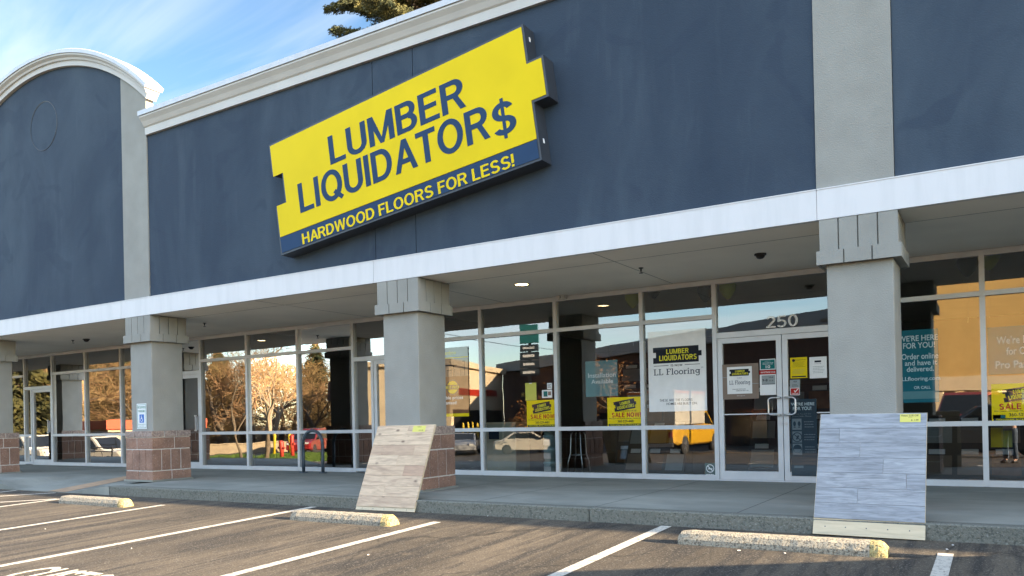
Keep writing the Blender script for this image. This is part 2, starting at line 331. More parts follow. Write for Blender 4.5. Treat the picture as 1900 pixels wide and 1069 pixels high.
t.links.new(c, b.inputs['Base Color']); b.inputs['Roughness'].default_value = .85; b.inputs['Specular IOR Level'].default_value = .3
addbump(t, b, noise(t, 75, detail=4, rough=.7), .5, .012)
m, t, b = base('worn line paint'); M['line'] = m
c = mixcol(t, ramp(t, noise(t, 26, detail=5, rough=.75), .37, .47), (.12, .10, .082), (.56, .51, .43))
c = mixcol(t, ramp(t, noise(t, 4, detail=4), .55, .8, c1=(.4, .4, .4)), c, (.36, .34, .30))
t.links.new(c, b.inputs['Base Color']); b.inputs['Roughness'].default_value = .8; addbump(t, b, noise(t, 75, detail=4, rough=.7), .4, .01)
M['tan_strip'] = mat('tan ramp paint', (.42, .28, .175), .85, .15, 8, .2, 80)
M['soil'] = mat('bare soil and grass', (.075, .07, .035), 1, .3, .6, .3, 10)
M['lawn'] = mat('winter lawn', (.09, .17, .03), 1, .3, 3, .5, 40, col2=(.17, .24, .05))

# glass: tinted, see-through where the lit outside does not mirror in it
def glass(name, tint, k, wav=.05, wscale=1.1):
    m = bpy.data.materials.new(name); m.use_nodes = True; t = m.node_tree; t.nodes.clear()
    o = N(t, 'ShaderNodeOutputMaterial'); mxs = N(t, 'ShaderNodeMixShader'); tr = N(t, 'ShaderNodeBsdfTransparent'); gl = N(t, 'ShaderNodeBsdfGlossy')
    tr.inputs[0].default_value = (*tint, 1); gl.inputs['Roughness'].default_value = .002; gl.inputs[0].default_value = (.97, .98, 1, 1)
    fr = N(t, 'ShaderNodeFresnel'); fr.inputs[0].default_value = 1.5
    mr = N(t, 'ShaderNodeMapRange'); mr.inputs[1].default_value = 0.04; mr.inputs[2].default_value = 1; mr.inputs[3].default_value = k; mr.inputs[4].default_value = 1
    t.links.new(fr.outputs[0], mr.inputs[0]); t.links.new(mr.outputs[0], mxs.inputs[0])
    oi = N(t, 'ShaderNodeObjectInfo'); tc = N(t, 'ShaderNodeTexCoord'); va = N(t, 'ShaderNodeVectorMath', operation='ADD')
    t.links.new(tc.outputs['Object'], va.inputs[0]); t.links.new(oi.outputs['Random'], va.inputs[1])
    n = N(t, 'ShaderNodeTexNoise'); n.inputs['Scale'].default_value = wscale; n.inputs['Detail'].default_value = 1.5; t.links.new(va.outputs[0], n.inputs['Vector'])
    bp = N(t, 'ShaderNodeBump'); bp.inputs['Strength'].default_value = wav; bp.inputs['Distance'].default_value = .03; t.links.new(n.outputs[0], bp.inputs['Height'])
    t.links.new(bp.outputs[0], gl.inputs['Normal'])
    t.links.new(tr.outputs[0], mxs.inputs[1]); t.links.new(gl.outputs[0], mxs.inputs[2]); t.links.new(mxs.outputs[0], o.inputs[0])
    return m
M['glass_store'] = glass('store window glass', (.72, .76, .76), .17, .045)
M['glass_vacant'] = glass('tinted window glass', (.45, .47, .48), .30, .06)
def sticker(name, col, k=.10, rough=.5, col2=None, alpha=0.0):
    """print seen through/behind a glassy face"""
    m = bpy.data.materials.new(name); m.use_nodes = True; t = m.node_tree; t.nodes.clear()
    o = N(t, 'ShaderNodeOutputMaterial'); mxs = N(t, 'ShaderNodeMixShader'); df = N(t, 'ShaderNodeBsdfDiffuse'); gl = N(t, 'ShaderNodeBsdfGlossy')
    gl.inputs['Roughness'].default_value = .003
    n = noise(t, 5, detail=3); cc = mixcol(t, ramp(t, n, .3, .7), tuple(x*.93 for x in col), col2 or tuple(min(1, x*1.05) for x in col))
    t.links.new(cc, df.inputs[0])
    fr = N(t, 'ShaderNodeFresnel'); fr.inputs[0].default_value = 1.5
    mr = N(t, 'ShaderNodeMapRange'); mr.inputs[1].default_value = 0.04; mr.inputs[2].default_value = 1; mr.inputs[3].default_value = k; mr.inputs[4].default_value = 1
    t.links.new(fr.outputs[0], mr.inputs[0]); t.links.new(mr.outputs[0], mxs.inputs[0])
    t.links.new(df.outputs[0], mxs.inputs[1]); t.links.new(gl.outputs[0], mxs.inputs[2]); t.links.new(mxs.outputs[0], o.inputs[0]); return m
M['p_white'] = sticker('white poster print', (.80, .80, .79), .07)
M['p_ink'] = sticker('dark poster ink', (.022, .028, .038), .09)
M['p_yellow'] = sticker('yellow poster print', (.74, .56, .015), .07)
M['p_yellow_ink'] = sticker('yellow ink', (.72, .66, .05), .06)
M['p_teal'] = sticker('teal poster print', (.015, .115, .15), .16)
M['p_teal2'] = sticker('light teal print', (.09, .20, .22), .15)
M['p_tealsign'] = sticker('teal notice print', (.02, .16, .16), .08)
M['p_red'] = sticker('red print', (.42, .035, .03), .07)
M['p_pale'] = sticker('pale lettering', (.42, .52, .54), .1)
M['p_grey'] = sticker('grey print', (.30, .33, .33), .08)
M['p_navy'] = sticker('navy print', (.03, .045, .07), .10)
M['p_slate'] = sticker('slate floor decal', (.025, .045, .06), .12)
M['p_slate2'] = sticker('faint decal print', (.12, .155, .17), .1)
M['p_wood'] = sticker('printed wood floor', (.14, .06, .03), .07, col2=(.22, .105, .055))
M['p_green'] = sticker('no smoking decal', (.10, .14, .13), .1)
M['p_tan'] = sticker('tan floor photo', (.24, .185, .15), .08)
M['p_lime'] = sticker('pale yellow sheet', (.56, .55, .12), .08)
# sign
M['s_yellow'] = mat('sign yellow', (.68, .495, .004), .6, .05, 1.5, spec=.15)
M['s_navy'] = mat('sign navy', (.022, .050, .105), .7, .06, 2, spec=.15)
M['s_side'] = mat('sign cabinet', (.028, .034, .044), .5, .12, 5)
M['warm_lamp'] = None
def emis(name, col, st):
    m, t, b = base(name); b.inputs['Emission Color'].default_value = (*col, 1); b.inputs['Emission Strength'].default_value = st; b.inputs['Base Color'].default_value = (*col, 1); return m
M['warm_lamp'] = emis('lit lamp lens', (1, .72, .36), 2.6)
M['bark'] = mat('bark', (.15, .112, .074), .95, .25, 8, .6, 30)
M['twig'] = mat('bare twigs', (.25, .165, .07), .95, .25, 3)
M['twig2'] = mat('reddish bare twigs', (.25, .145, .07), .95, .25, 3)
M['copper'] = mat('dry copper leaves', (.30, .13, .035), .85, .4, 2)
def needles(name, a, bcol):
    m, t, b = base(name); c = mixcol(t, ramp(t, noise(t, .9, detail=5, rough=.7), .35, .68), a, bcol)
    t.links.new(c, b.inputs['Base Color']); b.inputs['Roughness'].default_value = .85
    b.inputs['Subsurface Weight'].default_value = 0; return m
M['needle'] = needles('conifer needles', (.022, .036, .016), (.075, .082, .022))
M['needle2'] = needles('sun patched needles', (.014, .026, .011), (.12, .10, .02))  # yellow end of the ramp paints sunlit patches into the needles
M['leafgreen'] = mat('evergreen leaves', (.025, .05, .015), .7, .4, 2)
exec_parts = []

# ================================================================== the setting: ground, lot, walk
def sheet(name, xs, ys, mt, dz):
    mb = MB(); n = len(xs); mb.v = [(x, y, gz(y, x)+dz) for y in ys for x in xs]
    for j in range(len(ys)-1):
        for i in range(n-1): mb.f.append([j*n+i, j*n+i+1, (j+1)*n+i+1, (j+1)*n+i]); mb.m.append(0)
    return struct(mb.build(name, mt))
gxs = [-95+5*i for i in range(16)] + [-16, 0, 20, 60]; gys = [-1.0, -1.05, -2, -5, -8, -12, -20, -32, -62]
sheet('ground', [-900, -300, -150] + gxs + [150, 300, 900], [900, 200, 13] + gys + [-120, -300, -900], M['soil'], -.04)
sheet('parking_lot', gxs, gys, M['asphalt'], 0)
def ground_strip(name, p0, p1, wid, mat_, dz=.004):
    p0, p1 = Vector((*p0, 0)), Vector((*p1, 0)); d = (p1-p0).normalized(); n = Vector((-d.y, d.x, 0))*wid/2; b = MB(); k = 14
    pp = [p0+(p1-p0)*i/k for i in range(k+1)]
    for i in range(k):
        a, c = pp[i], pp[i+1]
        b.quad(*[(q.x, q.y, gz(q.y, q.x)+dz) for q in (a-n, c-n, c+n, a+n)])
    return struct(b.build(name, mat_))
for x, y0 in ((-5.36, -1.63), (-2.79, -1.08), (-.20, -1.62), (-7.87, -1.10), (-10.42, -1.64), (-13.12, -1.68), (2.42, -1.62), (-15.64, -1.12), (-18.2, -1.62), (-20.8, -1.62)):
    ground_strip('parking_line', (x, y0), (x, -6.6), .115, M['line'])
for i, (a, b_) in enumerate((((-13.2, -1.7), (-15.6, -4.0)), ((-14.26, -1.14), (-15.6, -2.6)), ((-13.2, -3.4), (-15.6, -5.7)), ((-13.2, -5.1), (-14.7, -6.6)))):
    ground_strip('parking_line', a, b_, .10, M['line'])
# stencilled stall wording
vs, fs = text_raw('CUSTOMER', .012, 0, 1.05); mb = MB()
bx0, bx1 = min(v[0] for v in vs), max(v[0] for v in vs); by0, by1 = min(v[1] for v in vs), max(v[1] for v in vs)
sv = []
for v in vs:
    x = -7.36 + (v[0]-bx0)/(bx1-bx0)*1.75; y = -5.42 + (v[1]-by0)/(by1-by0)*.5; sv.append((x, y, gz(y)+.003+v[2]*.05))
mb.add(sv, fs); struct(mb.build('stall_stencil', M['line']))
# walk: two raised slabs with a kerb stone, a ramp between
KY = -1.06
def walk(x0, x1):
    mb = MB(); mb.box(x0, x1, KY+.16, 13, -.2, .15); return struct(mb.build('sidewalk', M['concrete']))
walk(-45, -16.55); walk(-12.75, 36)
mb = MB()
for x0, x1 in ((-45, -30), (-29.99, -24), (-23.99, -16.55), (-12.75, -9.92), (-9.913, -6.62), (-6.613, -3.7), (-3.693, 1.2), (1.207, 9), (9.01, 36)):
    mb.rbox(x0, x1, KY, KY+.154, -.2, .152, .012)
struct(mb.build('kerb', M['kerb']))
mb = MB(); nx, ny = 38, 20
def rz_(x, y):
    fx = max(0, min(1, (-15.75-x)/.8)) if x < -15 else max(0, min(1, (x+14.05)/1.3)); ty = max(0, min(1, (y-KY)/1.9))
    return .006 + .144*max(fx, ty)
gx = [-16.55 + 3.8*i/nx for i in range(nx+1)]; gy = [KY + 14*(j/ny)**1.8 for j in range(ny+1)]
for i in range(nx):
    for j in range(ny):
        mb.quad(*[(x, y, rz_(x, y)) for x, y in ((gx[i], gy[j]), (gx[i+1], gy[j]), (gx[i+1], gy[j+1]), (gx[i], gy[j+1]))])
for i in range(nx): mb.quad((gx[i], KY, -.1), (gx[i+1], KY, -.1), (gx[i+1], KY, rz_(gx[i+1], KY)), (gx[i], KY, rz_(gx[i], KY)))
struct(mb.build('curb_ramp', M['concrete']))
mb = MB(); k = 14
for i in range(k):
    q = []
    for t, s_ in ((i/k, 0), ((i+1)/k, 0), ((i+1)/k, 1), (i/k, 1)):
        y = KY+.0+1.75*t; x = (-14.66+s_*.56) + (-.42)*t; q.append((x, y, rz_(x, y)+.006))
    mb.quad(*q)
struct(mb.build('ramp_edge_strip', M['tan_strip']))
# joints scored into the walk
mb = MB()
for x in (-11.9, -9.91, -8.6, -6.61, -5.3, -3.69, -2.1, 1.2): mb.quad((x-.006, KY+.17, .1515), (x+.006, KY+.17, .1515), (x+.006, G-.1, .1515), (x-.006, G-.1, .1515))
mb.quad((-12.7, KY+.158, .1515), (36, KY+.158, .1515), (36, KY+.17, .1515), (-12.7, KY+.17, .1515)); mb.quad((-12.7, 1.2, .1514), (36, 1.2, .1514), (36, 1.21, .1514), (-12.7, 1.21, .1514))
struct(mb.build('walk_joint', mat('joint gap dirt', (.07, .07, .066), 1)))  # dark joint strips laid flat on the slab

# ================================================================== buildings
ZB0, ZB1 = 3.20, 3.52
store = thing('flooring_store', 'slate blue flat topped shop building carrying the big yellow sign above a long white fascia', 'shop building', (-7, 0, 0))
arch = thing('arched_storefront', 'slate blue shop front with a curved cream arch parapet beside the flat topped store', 'shop building', (-16.6, 0, 0))
def off(mb, o): mb.v = [(x-o.location.x, y-o.location.y, z-o.location.z) for x, y, z in mb.v]; return mb
def part(mb, name, mt, o, **k): return off(mb, o).build(name, mt, o, **k)
# main parapet with two panel joints
mb = MB()
for x0, x1 in ((-13.09, -7.647), (-7.635, -6.887), (-6.875, -1.435)): mb.box(x0, x1, .02, .2, ZB1-.1, 6.6)
mb.box(-13.09, -1.435, .2, .4, ZB1-.1, 6.88); part(mb, 'parapet_wall', M['slate'], store)
mb = MB(); mb.box(-.67, 4.4, .02, .4, ZB1-.1, 6.88); part(mb, 'parapet_wall', M['slate'], store)
mb = MB(); mb.box(5.16, 36, .02, .4, ZB1-.1, 6.88); part(mb, 'parapet_wall', M['slate'], store)
for x0, x1 in ((-1.43, -.675), (4.405, 5.155)):
    mb = MB(); mb.box(x0, x1, .0, .4, ZB1-.1, 6.88); part(mb, 'pilaster', M['taupe'], store)
def cornice(x0, x1):
    prof = [(.02, 6.51), (-.035, 6.51), (-.035, 6.64), (-.06, 6.66), (-.10, 6.73), (-.15, 6.79), (-.15, 6.815), (.35, 6.815), (.35, 6.51)]
    mb = MB(); mb.loft([[(x, y, z) for y, z in prof] for x in (x0, x1)]); c = part(mb, 'cornice', M['cream'], store)
    mb = MB(); x = x0 - .012
    while x < x1+.01:
        x2 = min(x+3.05, x1+.012); mb.loft([[(q, y, z) for y, z in [(-.17, 6.822), (-.17, 6.905), (-.15, 6.915), (.42, 6.925), (.42, 6.822)]] for q in (x, x2-.004)]); x = x2
        if x >= x1: break
    off(mb, store).build('cap', M['cap'], c)
cornice(-13.085, -1.44); cornice(-1.435, 36)
mb = MB(); mb.box(-45, -20.1, .02, .4, ZB1-.1, 6.9); part(mb, 'parapet_wall', M['slate'], arch)
AX, AZ, AR = -16.62, 3.01, 5.50
def arcz(x, r): return AZ + math.sqrt(r*r-(x-AX)**2)
mb = MB(); n = 40; x0, x1 = -19.38, -13.865
poly = [(x0, ZB1-.1), (x1, ZB1-.1)] + [(x1+(x0-x1)*i/n, arcz(x1+(x0-x1)*i/n, AR+.05)) for i in range(n+1)]
mb.prism(poly, .02, .15); part(mb, 'parapet_wall', M['slate'], arch)
for x0, x1 in ((-13.86, -13.095), (-20.15, -19.385)):
    mb = MB(); k = 8; poly = [(x0, ZB1-.1), (x1, ZB1-.1)] + [(x1+(x0-x1)*i/k, arcz(x1+(x0-x1)*i/k, AR+.05)) for i in range(k+1)]
    mb.prism(poly, .0, .15); part(mb, 'pilaster', M['taupe'], arch)
mb = MB(); prof = [(AR, .02), (AR, -.045), (AR+.095, -.05), (AR+.10, -.085), (AR+.135, -.10), (AR+.17, -.15), (AR+.20, -.155), (AR+.20, .16), (AR, .16)]
rings = []
for i in range(61):
    x = -20.28 + (AX*2+20.28+20.28)*i/60 if False else AX-3.66+7.32*i/60
    a = math.acos((x-AX)/(AR+.1)); rings.append([(AX+r*math.cos(a), y, AZ+r*math.sin(a)) for r, y in prof])
mb.loft(rings); ac = part(mb, 'arch_cornice', M['cream'], arch)
mb = MB()
for s_ in range(15):
    rings = []
    for i in range(5):
        x = AX-3.68+7.36*(s_+i/4*.995)/15; a = math.acos((x-AX)/(AR+.1))
        rings.append([(AX+r*math.cos(a), y, AZ+r*math.sin(a)) for r, y in [(AR+.205, -.175), (AR+.275, -.175), (AR+.285, -.16), (AR+.285, .19), (AR+.205, .19)]])
    mb.loft(rings)
off(mb, arch).build('cap', M['cap'], ac)
mb = MB(); mb.tube([(AX+.04+.5*math.cos(a), .02, 7.43+.5*math.sin(a)) for a in [2*math.pi*i/48 for i in range(49)]], .011, 5); part(mb, 'round_medallion', M['s_side'], arch)
def fascia(o, xs):
    mb = MB()
    for a, b_ in zip(xs[:-1], xs[1:]): mb.box(a, b_-.007, -.06, .018, ZB0, ZB1)
    for a, b_ in zip(xs[:-1], xs[1:]): mb.box(a, b_-.007, -.066, .018, ZB1, ZB1+.012)
    mb.box(xs[0], xs[-1]-.007, -.05, .015, ZB0+.003, ZB1-.004)
    part(mb, 'fascia_band', M['band'], o)
fascia(arch, [-45, -32, -20.1, -13.86]); fascia(store, [-13.86, -7.62, -1.415, 5.2, 12, 20, 36])
mb = MB(); mb.box(-13.47, 36, -.045, 12.6, 3.206, 3.34); part(mb, 'soffit', M['soffit'], store)
mb = MB()
for x in (-10.3, -7.2, -4.1, -1.02, 2.1): mb.box(x-.005, x+.005, -.02, G-.06, 3.2035, 3.2055)
mb.box(-13.4, 20, .68, .69, 3.2035, 3.2055); part(mb, 'ceiling_joint', M['taupe'], store)
mb = MB(); mb.box(-45, -13.475, -.045, 12.6, 3.206, 3.34); part(mb, 'soffit', M['soffit'], arch)
for o, a, b_ in ((store, -13.47, 36), (arch, -45, -13.475)):
    mb = MB(); mb.box(a, b_, .41, 13, 6.1, 6.2); mb.box(a, b_, 12.8, 13, .15, 6.1); part(mb, 'roof', M['cap'], o)
mb = MB(); mb.box(35.8, 36, .41, 12.8, .15, 6.1); part(mb, 'side_wall', M['taupe'], store)
mb = MB(); mb.box(-45, -44.8, .41, 12.8, .15, 6.1); part(mb, 'side_wall', M['taupe'], arch)

# ---- shop windows: each bay a part with its panes
FW = .064
def frame_boxes(mb, x0, x1, zs, right=False, left=True):
    y0, y1 = G-.05, G+.04
    if left: mb.box(x0-FW/2, x0+FW/2, y0-.004, y1, .155, 3.2)
    if right: mb.box(x1-FW/2, x1+FW/2, y0-.004, y1, .155, 3.2)
    for k, z in enumerate(zs): mb.box(x0+FW/2, x1-FW/2, y0, y1, z-.032, z+.032)
    mb.box(x0+FW/2, x1-FW/2, y0-.01, y1, .153, .235); mb.box(x0+FW/2, x1-FW/2, y0, y1, 3.125, 3.2)
def panes(fr, o, x0, x1, zs, gm):
    ed = [.235] + [z for z in zs] + [3.125]
    for a, b_ in zip(ed[:-1], ed[1:]):
        p = MB(); z0 = a+(.032 if a in zs else 0); z1 = b_-(.032 if b_ in zs else 0)
        p.quad((x0+FW/2, G, z0), (x1-FW/2, G, z0), (x1-FW/2, G, z1), (x0+FW/2, G, z1)); off(p, o).build('pane', gm, fr)
def bay(o, x0, x1, gm, zs=(.967, 2.64), right=False):
    mb = MB(); frame_boxes(mb, x0, x1, zs, right)
    fr = part(mb, 'storefront_window', M['alu'], o); panes(fr, o, x0, x1, zs, gm); return fr
gv, gs = M['glass_vacant'], M['glass_store']
def door_leaf(o, x0, x1, ztop, gm, hs=None, midz=1.15, handle=None):
    """one aluminium glazed leaf; hs = +1/-1 side carrying the pull"""
    st = .075; mb = MB(); y0, y1 = G-.035, G+.02
    mb.box(x0, x0+st, y0, y1, .175, ztop); mb.box(x1-st, x1, y0, y1, .175, ztop)
    mb.box(x0+st, x1-st, y0+.002, y1, .175, .30); mb.box(x0+st, x1-st, y0+.002, y1, ztop-.075, ztop)
    if midz: mb.box(x0+st, x1-st, y0+.012, G-.004, midz-.008, midz+.008)
    d = part(mb, 'glass_door', M['alu'], o)
    p = MB(); p.quad((x0+st, G-.002, .30), (x1-st, G-.002, .30), (x1-st, G-.002, ztop-.075), (x0+st, G-.002, ztop-.075)); off(p, o).build('pane', gm, d)
    if hs:
        hx = x1-.10 if hs > 0 else x0+.10; e = x1-.03 if hs > 0 else x0+.03
        h = MB()
        if handle == 'square':
            h.box(hx-.035, hx+.035, y0-.07, y0-.05, 1.02, 1.05); h.box(hx-.035, hx+.035, y0-.07, y0-.05, 1.36, 1.39); h.box(hx-.012, hx+.012, y0-.07, y0, 1.05, 1.36)
            off(h, o).build('handle', M['steel'], d)
        else:
            w_ = hx-.085*hs
            pts = [(e, y0, 1.13), (e, y0-.06, 1.13)] + [(w_+.06*hs*(1-math.sin(a)), y0-.07, 1.17-.04*math.cos(a)) for a in (0, .4, .8, 1.2, 1.57)] + [(w_+.06*hs*(1-math.sin(a)), y0-.07, 1.34+.04*math.cos(a)) for a in (1.57, 1.2, .8, .4, 0)] + [(e, y0-.06, 1.38), (e, y0, 1.38)]
            h.tube(pts, .0125, 8); off(h, o).build('handle', M['steel'], d, smooth=True)
        l = MB(); l.lathe([(.021, y0-.012), (.021, y0+.001)], 12, (e, 0, 1.00), 'Y'); l.lathe([(.012, y0-.016), (.012, y0-.010)], 8, (e, 0, 1.00), 'Y'); off(l, o).build('lock', M['steel'], d)
    return d
def door_frame(o, x0, x1, zd, gm, right=False, pane=True):
    mb = MB(); y0, y1 = G-.05, G+.04
    mb.box(x0-FW/2, x0+FW/2, y0-.004, y1, .155, 3.2)
    if right: mb.box(x1-FW/2, x1+FW/2, y0-.004, y1, .155, 3.2)
    mb.box(x0+FW/2, x1-FW/2, y0, y1, zd, zd+.085); mb.box(x0+FW/2, x1-FW/2, y0, y1, 3.125, 3.2); mb.box(x0+FW/2, x1-FW/2, y0, y1, .153, .172)
    fr = part(mb, 'door_frame', M['alu'], o)
    p = MB(); p.quad((x0+FW/2, G, zd+.085), (x1-FW/2, G, zd+.085), (x1-FW/2, G, 3.125), (x0+FW/2, G, 3.125)); off(p, o).build('pane', gm, fr)
    return fr
# arched unit
X = [-31, -29.45, -27.88, -26.31]
for a, b_ in zip(X, X[1:]): bay(arch, a, b_, gv)
bay(arch, -26.31, -24.75, gv); bay(arch, -24.75, -23.19, gv)
door_frame(arch, -23.19, -21.77, 2.24, gv)
mb = MB(); mb.box(-23.158, -22.87, G-.05, G+.04, .153, .235); mb.box(-23.158, -22.87, G-.05, G+.04, .935, 1.0); mb.box(-22.87, -22.81, G-.05, G+.04, .155, 2.24)
sdl = part(mb, 'sidelight', M['alu'], arch)
for z0, z1 in ((.235, .935), (1.0, 2.24)):
    p = MB(); p.quad((-23.158, G, z0), (-22.87, G, z0), (-22.87, G, z1), (-23.158, G, z1)); off(p, arch).build('pane', gv, sdl)
door_leaf(arch, -22.805, -21.81, 2.235, gv, 1, None, 'square')
for a, b_ in ((-21.77, -20.19), (-20.19, -18.62), (-18.62, -17.05)): bay(arch, a, b_, gv)
door_frame(arch, -17.05, -15.51, 2.34, gv)
mb = MB(); mb.box(-17.018, -16.62, G-.05, G+.04, .153, .235); mb.box(-17.018, -16.62, G-.05, G+.04, .935, 1.0); mb.box(-16.62, -16.56, G-.05, G+.04, .155, 2.34)
sdl = part(mb, 'sidelight', M['alu'], arch)
for z0, z1 in ((.235, .935), (1.0, 2.34)):
    p = MB(); p.quad((-17.018, G, z0), (-16.62, G, z0), (-16.62, G, z1), (-17.018, G, z1)); off(p, arch).build('pane', gv, sdl)
door_leaf(arch, -16.555, -15.55, 2.335, gv, 1, None, 'square')
bay(arch, -15.51, -13.94, gv)
bay(store, -13.94, -12.36, gv); bay(store, -12.36, -10.80, gv)
door_frame(store, -10.80, -9.27, 2.36, gv)
mb = MB(); mb.box(-10.768, -10.33, G-.05, G+.04, .153, .235); mb.box(-10.768, -10.33, G-.05, G+.04, .935, 1.0); mb.box(-10.33, -10.27, G-.05, G+.04, .155, 2.36)
sdl = part(mb, 'sidelight', M['alu'], store)
for z0, z1 in ((.235, .935), (1.0, 2.36)):
    p = MB(); p.quad((-10.768, G, z0), (-10.33, G, z0), (-10.33, G, z1), (-10.768, G, z1)); off(p, store).build('pane', gv, sdl)
door_leaf(store, -10.265, -9.305, 2.355, gv, 1, None, 'square')
bay(store, -9.27, -7.73, gs); bay(store, -7.73, -6.20, gs); bay(store, -6.20, -4.64, gs); bay(store, -4.64, -3.46, gs)
door_frame(store, -3.46, -1.50, 2.30, gs)
door_leaf(store, -3.425, -2.485, 2.295, gs, 1); door_leaf(store, -2.475, -1.535, 2.295, gs, -1)
bay(store, -1.50, .035, gs); bay(store, .035, 1.61, gs)
for k in range(6): bay(store, 1.61+1.57*k, 1.61+1.57*(k+1), gs, right=(k == 5))
# rooms behind the glass
def room(o, x0, x1, y1, wm, fm):
    mb = MB(); mb.mi = 0; mb.box(x0, x1, y1, y1+.1, .15, 3.2); mb.box(x0, x0+.1, G+.05, y1, .15, 3.2); mb.box(x1-.1, x1, G+.05, y1, .15, 3.2); mb.mi = 1; mb.box(x0+.1, x1-.1, G+.045, y1, .151, .158)
    part(mb, 'room_shell', [wm, fm], o)
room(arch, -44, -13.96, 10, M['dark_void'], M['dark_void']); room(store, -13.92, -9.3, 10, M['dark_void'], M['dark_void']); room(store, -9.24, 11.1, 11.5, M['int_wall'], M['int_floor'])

# ---- columns
def make_column(x, label):
    t = thing('column', label, 'column', (x, 0, .15), 0, 'columns along the covered walk')
    h = .323; zb = .15
    mb = MB(); mb.box(-h, h, 0, .647, 1.06-zb, 2.73-zb); mb.build('shaft', M['taupe'], t, bevel=.012)
    mb = MB(); e = .028; mb.box(-h-e, h+e, -e, .647+e, 2.80-zb, ZB0-.002-zb)
    e2 = .055; w_ = 2*(h+e2); g_ = .014
    for f in range(4):
        for k in range(4):
            a = -w_/2+w_*k/4+(g_/2 if k else 0); c = -w_/2+w_*(k+1)/4-(g_/2 if k < 3 else 0)
            z0, z1 = 2.862-zb, ZB0-.004-zb
            if f == 0: mb.box(a, c, -e2, -e+.002, z0, z1)
            if f == 1: mb.box(a, c, .647+e-.002, .647+e2, z0, z1)
            if f == 2: mb.box(-h-e2, -h-e+.002, a+.3235+(0.03 if k == 0 else 0), c+.3235-(0.03 if k == 3 else 0), z0, z1)
            if f == 3: mb.box(h+e-.002, h+e2, a+.3235+(0.03 if k == 0 else 0), c+.3235-(0.03 if k == 3 else 0), z0, z1)
    cap = mb.build('capital', M['taupe'], t)
    mb = MB(); e = .060; mb.box(-h-e, h+e, -e, .647+e, 2.725-zb, 2.855-zb); e2 = .085; w_ = 2*(h+e2)
    for f in range(4):
        for k in range(3):
            a = -w_/2+w_*k/3+(g_/2 if k else 0); c = -w_/2+w_*(k+1)/3-(g_/2 if k < 2 else 0); z0, z1 = 2.718-zb, 2.862-zb
            if f == 0: mb.box(a, c, -e2, -e+.002, z0, z1)
            if f == 1: mb.box(a, c, .647+e-.002, .647+e2, z0, z1)
            if f == 2: mb.box(-h-e2, -h-e+.002, a+.3235+(0.03 if k == 0 else 0), c+.3235-(0.03 if k == 2 else 0), z0, z1)
            if f == 3: mb.box(h+e-.002, h+e2, a+.3235+(0.03 if k == 0 else 0), c+.3235-(0.03 if k == 2 else 0), z0, z1)
    mb.build('cap_band', M['taupe'], cap)
    mb = MB(); e = .068; mb.mi = 0; mb.box(-h-e, h+e, -e, .647+e, .0, 1.055-zb)
    rng = random.Random(4); E2 = .08; w_ = 2*(h+E2); j = .018
    courses = [(.955, 1.07, (0, .36, .68, 1), 2), (.740, .942, (0, .42, 1), 1), (.345, .722, (0, .26, .52, .76, 1), 1), (.155, .327, (0, .5, 1), 1)]
    for ci, (z0, z1, sp, mi) in enumerate(courses):
        for f in range(4):
            spp = sp if f % 2 == 0 else tuple(sorted(1-s_ for s_ in sp)); mb.mi = mi
            for a, c in zip(spp, spp[1:]):
                a_ = -w_/2+w_*a+(j/2 if a else 0); c_ = -w_/2+w_*c-(j/2 if c < 1 else 0); p = rng.uniform(-.004, .005) + (.008 if ci == 0 else 0)
                if f < 2 and a == 0: a_ -= p
                if f < 2 and c == 1: c_ += p
                if f >= 2 and a == 0: a_ += .0125
                if f >= 2 and c == 1: c_ -= .0125
                Z0, Z1 = z0-zb, z1-zb
                if f == 0: mb.rbox(a_, c_, -E2-p, -e+.012, Z0, Z1, .006)
                if f == 1: mb.rbox(a_, c_, .647+e-.012, .647+E2+p, Z0, Z1, .006)
                if f == 2: mb.rbox(-h-E2-p, -h-e+.012, a_+.3235, c_+.3235, Z0, Z1, .006)
                if f == 3: mb.rbox(h+e-.012, h+E2+p, a_+.3235, c_+.3235, Z0, Z1, .006)
    b_ = mb.build('stone_base', [M['mortar'], M['block'], M['block_cap']], t)
    mb = MB(); mb.box(-h-.11, h+.11, -.11, .647+.11, -.01, .022); mb.build('footing', M['concrete'], b_)
    return t
col0 = make_column(-13.39, 'taupe column on a brown stone base carrying the reserved parking sign')
for x, l in ((-7.186, 'taupe column on brown stone base behind the knotty pale wood sample board'), (-1.022, 'wide taupe column behind the grey plank sample board by the double doors'),
             (-19.6, 'taupe column on reddish stone base at the left picture edge under the arch front'), (5.18, 'taupe column on stone base past the right end of the shop windows'), (-25.8, 'farthest taupe column on stone base, beyond the arch front')):
    dup(col0, (x, 0, .15), 0, l)

# ================================================================== the big sign
SA = rad(7.45); SO = Vector((-9.35, -.02, 3.79)); SY = -.255
sign = thing('shop_sign', 'big tilted yellow ticket shaped sign with navy lettering high on the slate wall', 'sign', SO); sign.rotation_euler = (0, -SA, 0)
def sl_(u, v, y=SY):
    p = at(u, v, Y=y) - SO; return (p.x*math.cos(SA)+p.z*math.sin(SA), -p.x*math.sin(SA)+p.z*math.cos(SA))
W_, H_ = 4.745, 1.795
def ticket(x0, x1, z0, z1, e=0.0, nx=.218, h=(.42, .722)):
    """ticket outline: notch cut in the left edge, tab on the right edge"""
    H = z1-z0; a, b_ = z0+H*h[0], z0+H*h[1]
    return [(x0+e, z0+e), (x1-e, z0+e), (x1-e, a+e), (x1+nx-e, a+e), (x1+nx-e, b_-e), (x1-e, b_-e), (x1-e, z1-e), (x0+e, z1-e), (x0+e, b_-e), (x0+nx+e, b_-e), (x0+nx+e, a+e), (x0+e, a+e)]
